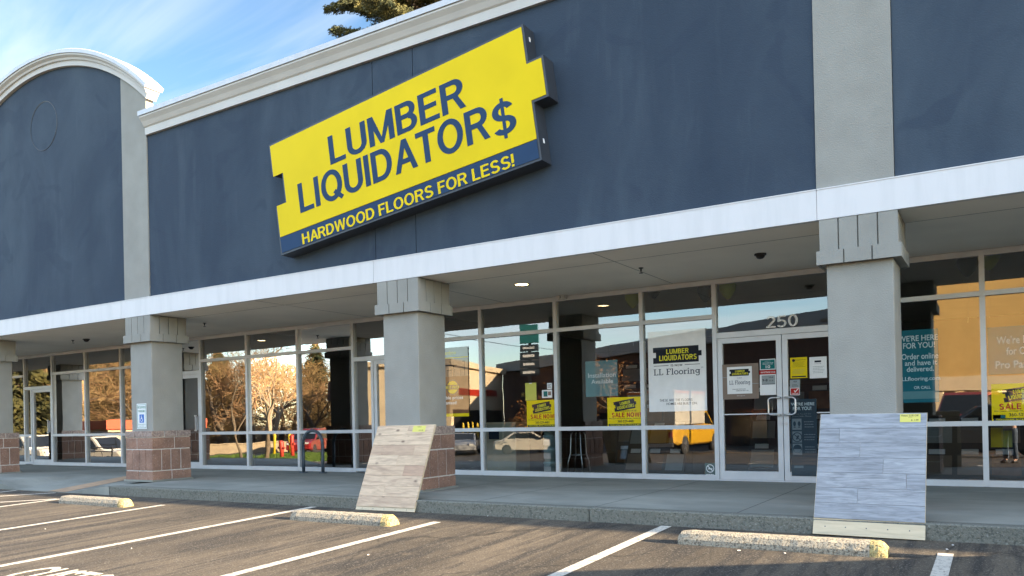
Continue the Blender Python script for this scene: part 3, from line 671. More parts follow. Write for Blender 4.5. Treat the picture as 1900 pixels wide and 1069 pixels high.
def tick_prism(mb, p, y0, y1):
    # a concave outline as solid: split in bands so that every face stays flat and simple
    (a, b_, c, d, e_, f, g_, h, i, j, k, l) = p
    mb.prism(p, y0, y1)
mb = MB(); tick_prism(mb, ticket(0, W_, 0, H_), -.225, .03); mb.build('cabinet', M['s_side'], sign)
e = .032; mb = MB(); pl_ = ticket(0, W_, 0, H_, e); navz = .285
yp = [(x, z) for x, z in pl_]; yp[0] = (e, navz); yp[1] = (W_-e, navz)
mb.prism(yp, -.233, -.2251); face = mb.build('sign_face', M['s_yellow'], sign)
mb = MB(); mb.box(e, W_-e, -.233, -.2251, e, navz-.012); mb.build('tagline_panel', M['s_navy'], sign)
def sign_text(body, pts, mt, parent, bold):
    """pts: pixel of lower left, lower right, upper left, upper right"""
    q = [sl_(*p) for p in pts]; x0 = (q[0][0]+q[2][0])/2; x1 = (q[1][0]+q[3][0])/2; z0 = (q[0][1]+q[1][1])/2; z1 = (q[2][1]+q[3][1])/2
    mb = MB(); caps_into(mb, body, x0, z0, x1, z1, -.2331, .004, bold, .085); return mb.build('lettering', mt, parent)
sign_text('LUMBER', [(613.2, 305.8), (864.8, 198), (607.5, 252), (857, 143)], M['s_navy'], sign, .175)
sign_text('LIQUIDATOR', [(558, 397), (911, 253), (551.7, 345), (900, 190)], M['s_navy'], sign, .175)
sign_text('$', [(914, 259), (960, 239), (912, 202), (952, 178)], M['s_navy'], sign, .175)
sign_text('HARDWOOD FLOORS FOR LESS!', [(560.5, 453.5), (955, 309), (561, 433), (952, 286)], M['s_yellow'], sign, .17)
mb = MB()
for x, z in ((W_-.005, .25), (W_-.005, 1.6)): mb.box(x, x+.012, -.12, -.09, z, z+.06)
mb.build('access_plate', M['p_white'], sign)

# ================================================================== notices on the glass
PY = G-.016
class Notice:
    def __init__(s, name, label, cat, a, b_, mt, group=None, y=PY, th=.003):
        p0, p1 = at(*a, Y=y), at(*b_, Y=y); s.x0, s.x1, s.z0, s.z1 = p0.x, p1.x, p1.z, p0.z
        s.o = Vector(((s.x0+s.x1)/2, y, s.z0)); s.w, s.h = s.x1-s.x0, s.z1-s.z0
        mb = MB(); mb.box(-s.w/2, s.w/2, 0, th, 0, s.h); s.ob = mb.build(name, mt, None, s.o); tag(s.ob, label, cat, group)
    def X(s, a): return (a-.5)*s.w
    def Z(s, b_): return b_*s.h
    def T(s, body, a0, b0, a1, b1, mt, bold=.0, fit=True, lvl=1, parent=None, **k):
        mb = MB()
        if bold >= .015 and all(c in 'LUMBEFRIQODATS$HWN! 025GVKP' for c in body): caps_into(mb, body, s.X(a0), s.Z(b0), s.X(a1), s.Z(b1), -.0006*lvl+.0003, .0006, .11+bold*2)
        else: text_into(mb, body, s.X(a0), s.Z(b0), s.X(a1), s.Z(b1), -.0006*lvl, .0006, bold, fit=fit, **k)
        return mb.build('lettering', mt, parent or s.ob)
    def R(s, name, a0, b0, a1, b1, mt, lvl=1, parent=None):
        mb = MB(); mb.box(s.X(a0), s.X(a1), -.0007*lvl, -.00005, s.Z(b0), s.Z(b1)); return mb.build(name, mt, parent or s.ob)
    def lines(s, a0, b0, a1, b1, n, mt, seed=1, fill=.45, lvl=1):
        """rows of small print too fine to read"""
        r = random.Random(seed); mb = MB()
        for i in range(n):
            z = s.Z(b0+(b1-b0)*(i+.5)/n); t = s.Z((b1-b0)/n)*fill/2; x = s.X(a0+r.uniform(0, .08)*(a1-a0)); xe = s.X(a1-r.uniform(0, .18)*(a1-a0))
            while x < xe:
                x2 = min(xe, x+r.uniform(.25, .9)*t*8); mb.box(x, x2, -.0007*lvl, -.00005, z-t, z+t); x = x2+t*1.1
        return mb.build('small_print', mt, s.ob)
    def logo(s, a0, b0, a1, b1, rot=0, nx=.06, ink=None, yl=None, lvl=2):
        w, h = (a1-a0)*s.w, (b1-b0)*s.h; cx, cz = s.X((a0+a1)/2), s.Z((b0+b1)/2); c, sn = math.cos(rad(rot)), math.sin(rad(rot))
        mb = MB(); n_ = nx*w; mb.prism([(x, z) for x, z in ticket(-w/2, w/2-n_, -h/2, h/2, 0, n_, (.36, .68))], -.0007*lvl, -.00005)
        l1 = MB(); caps_into(l1, 'LUMBER', -w*.22, h*.06, w*.24, h*.36, -.0007*lvl, .0005, .19); caps_into(l1, 'LIQUIDATORS', -w*.37, -h*.34, w*.40, -h*.02, -.0007*lvl, .0005, .19)
        for q in (mb, l1): q.v = [(cx+x*c-z*sn, y, cz+x*sn+z*c) for x, y, z in q.v]
        g_ = mb.build('logo_panel', ink or M['p_ink'], s.ob); l1.build('lettering', yl or M['p_yellow_ink'], g_)
def slab_word(word, mb, x0, z0, x1, z1, y):
    """slab serif capitals and lower case drawn from bars and rings; z0..z1 is baseline to cap height"""
    G_ = {'L': (.66, [(.10, 0, .23, 1), (0, .92, .33, 1), (0, 0, .60, .085), (.51, 0, .60, .26)]), 'F': (.68, [(.10, 0, .23, 1), (0, .915, .62, 1), (.53, .74, .62, 1), (.23, .47, .48, .56), (0, 0, .36, .08)]),
          'l': (.34, [(.08, 0, .2, 1.02), (0, .94, .1, 1.02), (-.02, 0, .3, .08)]), 'o': (.62, []), 'r': (.47, [(.08, 0, .2, .68), (0, .6, .1, .68), (-.02, 0, .33, .08), (.2, .54, .30, .64), (.28, .55, .42, .68)]),
          'i': (.34, [(.08, 0, .2, .68), (0, .6, .1, .68), (-.02, 0, .3, .08), (.065, .82, .215, .97)]), 'n': (.68, [(.08, 0, .2, .68), (0, .6, .1, .68), (-.02, 0, .28, .08), (.42, 0, .54, .46), (.36, 0, .62, .08)]),
          'g': (.62, [(.43, -.18, .545, .66), (.43, .6, .6, .68), (.12, -.3, .48, -.21)]), ' ': (.34, [])}
    tot = sum(G_[c][0] for c in word); sx = (x1-x0)/tot; sz = z1-z0; x = 0
    def ring(cx, cz, rx, ry, t, a0, a1, n=14):
        pts = []
        for i in range(n):
            q = []
            for k, rr in ((i, 0), (i+1, 0), (i+1, t), (i, t)):
                a = rad(a0+(a1-a0)*k/n); q.append((x0+sx*(x+cx+(rx-rr)*math.cos(a)), y, z0+sz*(cz+(ry-rr)*math.sin(a))))
            mb.add(q, [(0, 1, 2, 3)])
    for c in word:
        for a, b_, c_, d in G_[c][1]: mb.quad((x0+sx*(x+a), y, z0+sz*b_), (x0+sx*(x+c_), y, z0+sz*b_), (x0+sx*(x+c_), y, z0+sz*d), (x0+sx*(x+a), y, z0+sz*d))
        if c == 'o': ring(.29, .34, .29, .355, .12, 0, 360, 20)
        if c == 'n': ring(.31, .46, .23, .23, .115, 0, 150)
        if c == 'g': ring(.27, .40, .26, .29, .115, 0, 360, 20); ring(.30, -.10, .245, .2, .10, 180, 360)
        x += G_[c][0]

p = Notice('poster', 'large white poster with dark ticket logo announcing the new name, beside the double doors', 'poster', (1201.5, 617), (1312, 762), M['p_white'], 'posters on the shop glass')
p.logo(.09, .60, .93, .80, 0, .06); p.R('rule', .10, .567, .36, .573, M['p_ink']); p.R('rule', .64, .567, .90, .573, M['p_ink']); p.T('IS NOW', .40, .556, .60, .582, M['p_ink'], .02)
mb = MB(); slab_word('LL Flooring', mb, p.X(.095), p.Z(.455), p.X(.90), p.Z(.53), -.0008); mb.build('lettering', M['p_navy'], p.ob); p.T('TM', .915, .52, .95, .532, M['p_navy'])
p.T('THESE ARE THE FLOORS', .19, .125, .76, .155, M['p_navy'], .015); p.T('HOMES ARE BUILT ON.', .31, .08, .84, .11, M['p_navy'], .015)
def sale(a, b_, label, ink=None):
    p = Notice('poster', label, 'poster', a, b_, M['p_yellow'], 'yellow sale posters on the shop glass')
    p.logo(.20, .56, .86, .90, 8.5, .06, ink); p.T('HARDWOOD FLOORS FOR LESS', .24, .50, .86, .555, M['p_ink'], .01, shear=.1)
    p.T('SALE NOW!', .13, .31, .985, .47, M['p_red'], .05); p.T('7570 Copper Point Road SW, Suite 250 - Olympia, WA', .04, .245, .985, .285, M['p_ink'], .02); p.T('360-529-4481', .30, .125, .78, .215, M['p_ink'], .03)
    p.R('footer_strip', .03, .0, 1, .085, M['p_ink']); p.T('PROFESSIONAL INSTALLATION AVAILABLE', .07, .02, .97, .065, M['p_yellow_ink'], .02, lvl=2); return p
sale((977, 743.5), (1031.5, 792), 'yellow sale poster under a pale yellow sheet, left of the chrome bar stool')
sale((1126.5, 738), (1190.5, 790.5), 'yellow sale poster below the teal installation notice, between window posts')
sale((1839, 713), (1950, 780.5), 'yellow sale poster at the right picture edge showing part of the phone number')
p = Notice('poster', 'pale yellow blank sheet taped above the yellow sale poster left of the chrome stool', 'sheet', (974.5, 711), (995.5, 742.5), M['p_lime'])
p.R('tape', .35, .95, .6, 1.0, M['p_white'])
p = Notice('notice', 'small white card with picture in the store window beside a mullion', 'notice', (1005.5, 724), (1024.5, 738), M['p_white']); p.R('photo_print', .15, .15, .55, .85, M['p_tealsign']); p.R('photo_print', .6, .3, .9, .8, M['p_tan'])
p = Notice('notice', 'tiny white card above the picture card in the store window', 'notice', (1015, 711), (1024, 722), M['p_white']); p.lines(.1, .15, .9, .85, 4, M['p_ink'], 5)
p = Notice('poster', 'faded teal installation notice in the window above the yellow sale poster', 'poster', (1086, 671), (1146.5, 734.5), M['p_teal2'], 'posters on the shop glass')
p.T('Installation', .08, .53, .95, .66, M['p_pale'], .02); p.T('Available', .18, .36, .86, .48, M['p_pale'], .02)
# wood floor banner, partly behind column
p = Notice('poster', 'tall bamboo flooring banner with dining room photo, yellow lower edge, beside the column', 'banner', (795, 648.5), (870.5, 772.5), M['p_wood'], 'posters on the shop glass')
p.R('header_panel', 0, .86, 1, 1, M['p_grey']); p.T('Bamboo', .36, .90, .70, .955, M['p_yellow_ink'], .03, lvl=2); p.R('header_rule', 0, .845, 1, .862, M['p_yellow']); p.R('footer_strip', 0, 0, 1, .045, M['p_yellow'])
q = p.R('photo_print', 0, .58, 1, .845, M['p_tan'])
mb = MB()
for cx in (.52, .86):
    mb.box(p.X(cx-.06), p.X(cx+.06), -.0016, -.0008, p.Z(.665), p.Z(.68))
    for dx in (-.055, .045): mb.box(p.X(cx+dx), p.X(cx+dx+.014), -.0016, -.0008, p.Z(.585), p.Z(.80 if dx > 0 else .665))
    mb.box(p.X(cx+.0), p.X(cx+.055), -.0016, -.0008, p.Z(.785), p.Z(.80)); mb.box(p.X(cx+.0), p.X(cx+.055), -.0016, -.0008, p.Z(.73), p.Z(.74))
mb.box(p.X(.2), p.X(.72), -.0015, -.0008, p.Z(.735), p.Z(.752)); mb.box(p.X(.3), p.X(.33), -.0015, -.0008, p.Z(.585), p.Z(.735)); mb.box(p.X(.62), p.X(.65), -.0015, -.0008, p.Z(.585), p.Z(.735))
mb.build('chair_print', M['p_ink'], q)
mb = MB(); mb.prism([(p.X(.60)+.155*math.cos(rad(i*7.5))*(1 if i % 2 else .9), p.Z(.425)+.155*math.sin(rad(i*7.5))*(1 if i % 2 else .9)) for i in range(48)], -.0008, -.0001); bd = mb.build('badge', M['p_ink'], p.ob)
mb = MB(); mb.prism(circle(p.X(.60), p.Z(.425), .118), -.0014, -.0009); mb.build('badge_disc', M['p_yellow'], bd)
mb = MB(); mb.box(p.X(.60)-.16, p.X(.60)+.16, -.002, -.0015, p.Z(.425)-.042, p.Z(.425)+.042); bb = mb.build('badge_band', M['p_ink'], bd)
mb = MB(); text_into(mb, 'BEST PRICE', p.X(.60)-.15, p.Z(.425)-.025, p.X(.60)+.15, p.Z(.425)+.025, -.0022, .0004, .03); mb.build('lettering', M['p_yellow_ink'], bd)
p.T('Unbeatable prices', .05, .235, .86, .30, M['p_white'], .02); p.T('guaranteed!', .26, .165, .70, .225, M['p_white'], .02)
# teal window posters right
p = Notice('poster', 'deep teal poster about ordering online, beside the widest column', 'poster', (1655, 615), (1743, 746), M['p_teal'], 'posters on the shop glass')
p.T("WE'RE HERE", .14, .845, 1.0, .925, M['p_pale'], .03); p.T('FOR YOU!', .24, .745, .93, .825, M['p_pale'], .03)
p.T('Order online', .20, .595, 1.0, .675, M['p_pale'], .025); p.T('and have it', .27, .51, .97, .58, M['p_pale'], .025); p.T('delivered.', .31, .425, .90, .495, M['p_pale'], .025)
p.T('LLflooring.com', .20, .285, 1.03, .355, M['p_pale'], .025); p.T('OR CALL', .46, .185, .82, .225, M['p_pale'], .02); p.R('footer_strip', 0, .05, 1, .155, M['p_teal2'])
p = Notice('poster', 'blue poster greeting pro partners at the right picture edge', 'poster', (1832, 608), (1975, 690), M['p_teal'], 'posters on the shop glass')
p.T("We're Here", .12, .63, .72, .80, M['p_pale'], .03); p.T('for Our', .25, .40, .62, .56, M['p_pale'], .03); p.T('Pro Partners', .10, .12, .82, .28, M['p_pale'], .03)
p = Notice('decal', 'small pale blue alarm sticker at the corner of the right edge window', 'sticker', (1842, 770), (1866, 778), M['p_pale']); p.R('logo_panel', .62, .1, .98, .9, M['p_teal'])
# double door notices
p = Notice('poster', 'tan floor photo poster with small white name change card on the left door', 'poster', (1340, 677), (1408.5, 739.5), M['p_tan'], 'posters on the shop glass', G-.042)
c = p.R('card', .13, .15, .82, .92, M['p_white']); mb = MB()
p.logo(.20, .66, .77, .85, 0, .06, lvl=3); p.T('IS NOW', .42, .59, .54, .61, M['p_ink'], .02, lvl=3)
mb = MB(); slab_word('LL Flooring', mb, p.X(.19), p.Z(.42), p.X(.77), p.Z(.53), -.0018); mb.build('lettering', M['p_navy'], p.ob)
p.T('THESE ARE THE FLOORS', .27, .27, .64, .295, M['p_ink'], .01, lvl=3); p.T('HOMES ARE BUILT ON.', .37, .225, .72, .25, M['p_ink'], .01, lvl=3); p.R('seam', .0, .62, .13, .635, M['p_grey']); p.R('seam', .82, .42, 1, .435, M['p_grey']); p.T('llflooring.com', .40, .08, .62, .105, M['p_white'], lvl=2)
p = Notice('notice', 'teal occupancy notice reading 10 on the left door near its edge', 'notice', (1409.5, 667), (1439, 685.5), M['p_white'], None, G-.042); p.R('panel', .05, .07, .96, .93, M['p_tealsign']); p.T('10', .38, .14, .66, .42, M['p_white'], .03, lvl=2); p.T('COVID-19', .33, .75, .68, .84, M['p_pale'], lvl=2); p.lines(.17, .46, .9, .70, 2, M['p_pale'], 3, .5, 2)
p = Notice('notice', 'narrow red hours strip under the teal notice on the left door', 'notice', (1409, 687.5), (1439.5, 694), M['p_red'], None, G-.042); p.T('NEW EXTENDED HOURS', .08, .3, .97, .68, M['p_white'], .01)
p = Notice('notice', 'white opening hours card below the red strip on the left door', 'notice', (1409.5, 695.5), (1440.5, 732.5), M['p_white'], None, G-.042)
p.R('panel', .12, .55, .95, .96, M['p_grey']); p.T('9-8', .16, .66, .48, .78, M['p_ink'], .03, lvl=2); p.T('10-6', .58, .82, .82, .89, M['p_ink'], .02, lvl=2); p.T('11-5', .60, .66, .82, .73, M['p_ink'], .02, lvl=2); p.R('rule', .12, .51, .95, .545, M['p_ink'])
p = Notice('notice', 'yellow official notice sheet on the upper right door', 'notice', (1466, 664), (1498, 701), M['p_yellow'], None, G-.042)
mb = MB(); mb.prism(circle(p.X(.20), p.Z(.86), .022, 16), -.0008, -.0001); mb.build('emblem', M['p_ink'], p.ob); p.T('Occupational Notice', .30, .84, .92, .90, M['p_ink'], .01); p.lines(.12, .52, .9, .80, 5, M['p_ink'], 7, .22); p.lines(.12, .2, .9, .45, 5, M['p_tan'], 8, .25); p.R('footer_strip', .08, .04, .92, .105, M['p_ink'])
p = Notice('notice', 'white notice with four taped corners beside the yellow notice on the right door', 'notice', (1501.5, 663), (1534.5, 701), M['p_white'], None, G-.042)
p.R('logo_panel', .30, .74, .68, .83, M['p_ink']); p.lines(.18, .22, .86, .58, 5, M['p_grey'], 11, .3); p.T('LL Flooring', .30, .66, .68, .70, M['p_ink'])
p = Notice('notice', 'small grey sticker between the yellow notice and the red check sticker', 'sticker', (1465.5, 705), (1484.5, 719.5), M['p_grey'], None, G-.042); p.T('VISA', .35, .68, .68, .86, M['p_ink'], .04); p.lines(.2, .15, .8, .45, 2, M['p_ink'], 4, .4)
p = Notice('notice', 'red sticker with white check mark on the right door', 'sticker', (1466, 720), (1484, 733), M['p_white'], None, G-.042); q = p.R('panel', .06, .07, .95, .93, M['p_red'])
mb = MB(); mb.prism([(p.X(a), p.Z(b_)) for a, b_ in ((.38, .62), (.46, .70), (.52, .52), (.84, .92), (.90, .86), (.52, .34))], -.0016, -.0008); mb.build('check_mark', M['p_white'], q); p.T('TeleCheck', .14, .14, .88, .32, M['p_white'], .03, lvl=2)
# welcome decal on the right door
p = Notice('decal', 'dark blue floor to handle decal with white pictograms on the right door', 'decal', (1466, 741), (1518, 884), M['p_slate'], None, G-.042)
p.T("WE'RE HERE", .03, .915, .92, .955, M['p_pale'], .03); p.T('FOR YOU!', .10, .855, .80, .90, M['p_pale'], .03); p.T('To Keep You and Our', .05, .795, .80, .815, M['p_slate2']); p.T('Teams Safe, Please', .05, .765, .80, .785, M['p_slate2'])
for k, b0 in enumerate((.60, .435, .275)):
    q = p.R('pictogram', .06, b0, .42, b0+.145, M['p_slate2']); cx, cz = p.X(.24), p.Z(b0+.07); mb = MB()
    if k == 0:
        for sx in (-1, 1): mb.prism([(cx+sx*.032+.02*math.cos(t), cz+.036*math.sin(t)+.01) for t in [2*math.pi*i/14 for i in range(14)]], -.0016, -.0008); mb.box(cx+sx*.032-.014, cx+sx*.032+.014, -.0016, -.0008, cz-.045, cz-.031)
    elif k == 1:
        for i in range(28):
            a0, a1 = 2*math.pi*i/28, 2*math.pi*(i+1)/28; mb.quad(*[(cx+r*math.cos(a), -.0014, cz+r*math.sin(a)) for a, r in ((a0, .07), (a1, .07), (a1, .057), (a0, .057))])
        mb.prism([(cx-.048, cz+.04), (cx-.04, cz+.048), (cx+.048, cz-.04), (cx+.04, cz-.048)], -.0016, -.0008); mb.prism([(cx-.02, cz-.03), (cx+.0, cz-.035), (cx+.03, cz+.02), (cx+.01, cz+.03)], -.0016, -.0008)
    else:
        mb.prism(circle(cx, cz+.01, .06, 22), -.0014, -.0008)
    mb.build('symbol', M['p_slate'], q)
    if k == 2: mb = MB(); mb.prism([(cx-.05, cz+.005), (cx+.05, cz+.005), (cx+.04, cz-.035), (cx, cz-.05), (cx-.04, cz-.035)], -.002, -.0015); mb.build('mask_symbol', M['p_slate2'], q)
    p.lines(.5, b0+.02, .95, b0+.12, 3, M['p_slate2'], 20+k, .28)
p.R('footer_badge', .10, .105, .46, .135, M['p_slate2'])
p = Notice('decal', 'no smoking sticker low in the window left of the double doors', 'sticker', (1308, 859), (1327.5, 883), M['p_green']); mb = MB(); cx, cz = p.X(.5), p.Z(.57)
for i in range(32):
    a0, a1 = 2*math.pi*i/32, 2*math.pi*(i+1)/32; mb.quad(*[(cx+r*math.cos(a), -.0008, cz+r*math.sin(a)) for a, r in ((a0, .062), (a1, .062), (a1, .052), (a0, .052))])
mb.prism([(cx-.044, cz+.036), (cx-.036, cz+.044), (cx+.044, cz-.036), (cx+.036, cz-.044)], -.0012, -.0003); mb.box(cx-.03, cx+.035, -.001, -.0002, cz-.012, cz+.0); mb.build('symbol', M['p_white'], p.ob); p.lines(.1, .03, .9, .15, 1, M['p_white'], 3, .5)
# house number
n_ = thing('house_number', 'silver house number 250 on the transom glass over the double doors', 'house number', at(1451, 607, Y=G-.02))
p0, p1 = at(1421, 607, Y=G-.02), at(1482, 579, Y=G-.02); cw = (p1.x-p0.x)/3
for k, ch in enumerate('250'):
    mb = MB(); caps_into(mb, ch, -1.5*cw+k*cw+.008, 0, -1.5*cw+(k+1)*cw-.008, .17, 0, .008, .16); mb.build('digit', M['p_white'], n_)

# reserved parking sign on the first column
p = Notice('parking_sign', 'white and green reserved parking sign with blue wheelchair symbol on the column', 'sign', (253.5, 749.5), (272.3, 796), mat('sign white sheet', (.62, .66, .68), .4, .03), None, -.012, .004)
gm = mat('sign green ink', (.02, .16, .09), .5, .05); bm_ = mat('sign blue ink', (.012, .12, .42), .5, .05); wm_ = mat('sign white ink', (.72, .74, .75), .5, .03)
mb = MB()
for a0, b0, a1, b1 in ((.04, .945, .96, .962), (.04, .04, .96, .055), (.04, .055, .075, .945), (.925, .055, .96, .945)): mb.box(p.X(a0), p.X(a1), -.0007, -.00005, p.Z(b0), p.Z(b1))
mb.build('border', gm, p.ob); p.T('RESERVED', .11, .81, .89, .90, gm, .02); p.T('PARKING', .14, .66, .86, .75, gm, .02); q = p.R('symbol_panel', .27, .25, .74, .575, bm_)
mb = MB(); cx, cz, u_ = p.X(.5), p.Z(.40), p.h*.15
mb.prism(circle(cx-.12*u_, cz+.75*u_, .13*u_, 12), -.0016, -.0008); mb.box(cx-.2*u_, cx-.02*u_, -.0016, -.0008, cz+.0*u_, cz+.6*u_); mb.box(cx-.02*u_, cx+.3*u_, -.0016, -.0008, cz+.22*u_, cz+.34*u_); mb.box(cx-.02*u_, cx+.32*u_, -.0016, -.0008, cz-.05*u_, cz+.08*u_); mb.prism([(cx+.2*u_, cz+.08*u_), (cx+.34*u_, cz+.08*u_), (cx+.55*u_, cz-.6*u_), (cx+.42*u_, cz-.65*u_)], -.0016, -.0008)
for i in range(18):
    a0, a1 = rad(110+250*i/18), rad(110+250*(i+1)/18); mb.quad(*[(cx-.05*u_+r*u_*math.cos(a), -.0013, cz-.28*u_+r*u_*math.sin(a)) for a, r in ((a0, .5), (a1, .5), (a1, .38), (a0, .38))])
mb.build('wheelchair_symbol', wm_, q); p.T('PERMIT REQUIRED', .15, .165, .85, .195, gm); p.T('FINE $250', .24, .10, .76, .13, gm)

# ================================================================== things on the walk and lot
def wheel_stop(x0, x1, y, label, painted):
    t = thing('wheel_stop', label, 'wheel stop', ((x0+x1)/2, y, gz(y)), 0, 'concrete wheel stops at the stall heads'); L = (x1-x0)/2; r = random.Random(int(x0*10))
    def rings(xa, xb, n, e0, e1):
        out = []
        for i in range(n+1):
            x = xa+(xb-xa)*i/n; k = 1.0
            if e0 and i == 0: k = .62
            if e0 and i == 1: x = xa+.03; k = .92
            if e1 and i == n: k = .60
            if e1 and i == n-1: x = xb-.035; k = .9
            pr = [(-.10, -.01), (-.096, .045), (-.075, .095), (-.045, .118), (.045, .118), (.075, .095), (.096, .045), (.10, -.01)]
            out.append([(x, yy*(.6+.4*k)+r.uniform(-.002, .002), (zz_*k if zz_ > 0 else zz_)+(r.uniform(-.003, .002) if zz_ > 0 else 0)) for yy, zz_ in pr])
        return out
    pe = .13 if painted else 0
    mb = MB(); mb.loft(rings(-L, L-pe, 26, True, not painted)); mb.build('concrete_bar', M['stop'], t)
    if painted: mb = MB(); mb.loft(rings(L-pe+.001, L, 4, False, True)); mb.build('sunlit_end', M['stop_sunlit'], t)  # end piece carries the sunlit tint in its material
wheel_stop(-2.36, -.60, -1.86, 'pitted wheel stop before the grey plank sample board', True)
wheel_stop(-7.30, -5.70, -1.98, 'yellow ended wheel stop before the pale wood sample board', True)
wheel_stop(-12.56, -10.84, -1.93, 'farthest wheel stop in view, in front of the parking sign column', True)

def board_frame(bl, br, tl, tr):
    o = (bl+br)/2; x = (br-bl).normalized(); tp = (tl+tr)/2-o; z = (tp - x*tp.dot(x)).normalized(); y = z.cross(x); return o, x, y, z, (br-bl).length, tp.dot(z)
def plank_mat(name, cols, knots, grain):
    m, t, b = base(name); geo = N(t, 'ShaderNodeNewGeometry')
    r = N(t, 'ShaderNodeValToRGB'); els = r.color_ramp.elements
    els[0].color = (*cols[0], 1); els[1].color = (*cols[-1], 1)
    for i, c in enumerate(cols[1:-1]): e_ = els.new((i+1)/(len(cols)-1)); e_.color = (*c, 1)
    t.links.new(geo.outputs['Random Per Island'], r.inputs[0])
    tcn = N(t, 'ShaderNodeTexCoord'); va = N(t, 'ShaderNodeVectorMath', operation='ADD'); sc = N(t, 'ShaderNodeMath', operation='MULTIPLY'); sc.inputs[1].default_value = 37
    t.links.new(geo.outputs['Random Per Island'], sc.inputs[0]); t.links.new(tcn.outputs['Object'], va.inputs[0]); t.links.new(sc.outputs[0], va.inputs[1])
    mp = N(t, 'ShaderNodeMapping'); mp.inputs['Scale'].default_value = (1.6, 1, 16); t.links.new(va.outputs[0], mp.inputs[0])
    n = N(t, 'ShaderNodeTexNoise'); n.inputs['Scale'].default_value = 2.2; n.inputs['Detail'].default_value = 6; n.inputs['Distortion'].default_value = .9; n.inputs['Roughness'].default_value = .65; t.links.new(mp.outputs[0], n.inputs['Vector'])
    c = mixcol(t, ramp(t, n.outputs[0], .38, .66, c1=(grain,)*3), r.outputs[0], tuple(x*.5 for x in cols[0]))
    mp3 = N(t, 'ShaderNodeMapping'); mp3.inputs['Scale'].default_value = (1.1, 1, 6); t.links.new(va.outputs[0], mp3.inputs[0])
    n3 = N(t, 'ShaderNodeTexNoise'); n3.inputs['Scale'].default_value = 1.3; n3.inputs['Detail'].default_value = 3; n3.inputs['Distortion'].default_value = 1.5; t.links.new(mp3.outputs[0], n3.inputs['Vector'])
    c = mixcol(t, ramp(t, n3.outputs[0], .52, .7, c1=(.5,)*3), c, cols[-1] if not knots else tuple(a*.62 for a in cols[0]))
    if knots:
        mp2 = N(t, 'ShaderNodeMapping'); mp2.inputs['Scale'].default_value = (3.0, 1, 5.5); t.links.new(va.outputs[0], mp2.inputs[0])
        v = N(t, 'ShaderNodeTexVoronoi'); v.inputs['Scale'].default_value = 1.15; t.links.new(mp2.outputs[0], v.inputs['Vector'])
        c = mixcol(t, ramp(t, v.outputs['Distance'], .05, .15, (.85,)*3, (0, 0, 0)), c, (.11, .06, .035))
    t.links.new(c, b.inputs['Base Color']); b.inputs['Roughness'].default_value = .55; return m
M['ply'] = plank_mat('plywood face', [(.60, .48, .31), (.64, .52, .34)], False, .35)
def sample_board(label, corners, rows, pm, strip_h, lead, tagpx):
    o, x, y, z, w, h = board_frame(*corners)
    t = thing('sample_board', label, 'sample board', o, 0, 'flooring sample boards leaning by the columns'); t.matrix_world = Matrix(((x.x, y.x, z.x, o.x), (x.y, y.y, z.y, o.y), (x.z, y.z, z.z, o.z), (0, 0, 0, 1)))
    mb = MB(); mb.box(-w/2, w/2, .006, .02, .0, h); mb.build('backing_panel', M['ply'], t)
    r = random.Random(len(label)); mb = MB(); n = rows; z0 = strip_h; ph = (h-z0-.004)/n
    for k in range(n):
        xs_ = [-w/2+.003, w/2-.003]; s_ = lead[k % len(lead)]
        cut = [-w/2+.003] + [-w/2+w*q for q in s_] + [w/2-.003]
        for a, b_ in zip(cut, cut[1:]): mb.box(a+.0012, b_-.0012, -.004, .0055, z0+k*ph+.0014, z0+(k+1)*ph-.0014)
    mb.build('plank_face', pm, t)
    mb = MB()
    for k in range(5): mb.tube([(-w/2+w*(k+.6)/5.3, .0055, strip_h*.5), (-w/2+w*(k+.6)/5.3, .0035, strip_h*.5)], .006, 6)
    mb.build('nail_head', M['galv'], t)
    mb = MB(); wp = o + Vector((0, .36, 0)); wp.z = .153; d_ = wp-o
    mb.tube([Vector((0, .022, h*.62)), Vector((d_.dot(x), d_.dot(y), d_.dot(z)))], .016, 4)
    mb.build('prop_leg', M['ply'], t)
    (ta, tb) = tagpx; tg = MB(); pr = []
    for u, v in (ta, tb):
        d = ray(u, v); k = (o-y*.006-CAM).dot(y)/d.dot(y); q = CAM+d*k-o; pr.append((q.dot(x), q.dot(z)))
    (ax, az), (bx, bz) = pr; cx = (ax+bx)/2; hw = (bx-ax)/2; hh = az-bz
    ob = MB(); ob.box(-hw, hw, -.0012, .0, 0, hh); ob = ob.build('price_tag', mat('yellow tag paper', (.62, .56, .12), .6, .03), None); P0 = o+x*cx+z*bz-y*.0048
    ob.matrix_world = Matrix(((x.x, y.x, z.x, P0.x), (x.y, y.y, z.y, P0.y), (x.z, y.z, z.z, P0.z), (0, 0, 0, 1)))
    return t, ob, hw, hh
ink = mat('tag ink', (.04, .035, .02), .7)
o_ = lambda u, v, Y: at(u, v, Y=Y)
wood_m = plank_mat('pale knotty wood', [(.40, .245, .155), (.60, .43, .275), (.66, .49, .32), (.45, .285, .18), (.70, .53, .35)], True, .45)
c2 = (at(659, 945, Y=-1.12), at(768, 950, Y=-1.12), o_(691, 789, -.62), o_(795, 789, -.62))
t, ob, hw, hh = sample_board('pale knotty wood plank sample board propped in front of a stone column base', c2, 8, wood_m, .045, [(), (.42,), (), (.66,), (.5,), (.2, .75), (), (.55,), ()], ((767.5, 790.5), (788, 801)))
tag(ob, 'small yellow price tag on the top corner of the pale wood sample board', 'price tag', 'yellow price tags on the sample boards')
mb = MB(); text_into(mb, 'Hickory', -hw*.3, hh*.70, hw*.3, hh*.92, -.0014, .0004, .03); text_into(mb, '$ 5.49', hw*.0, hh*.12, hw*.7, hh*.34, -.0014, .0004, .02); mb.build('lettering', ink, ob)
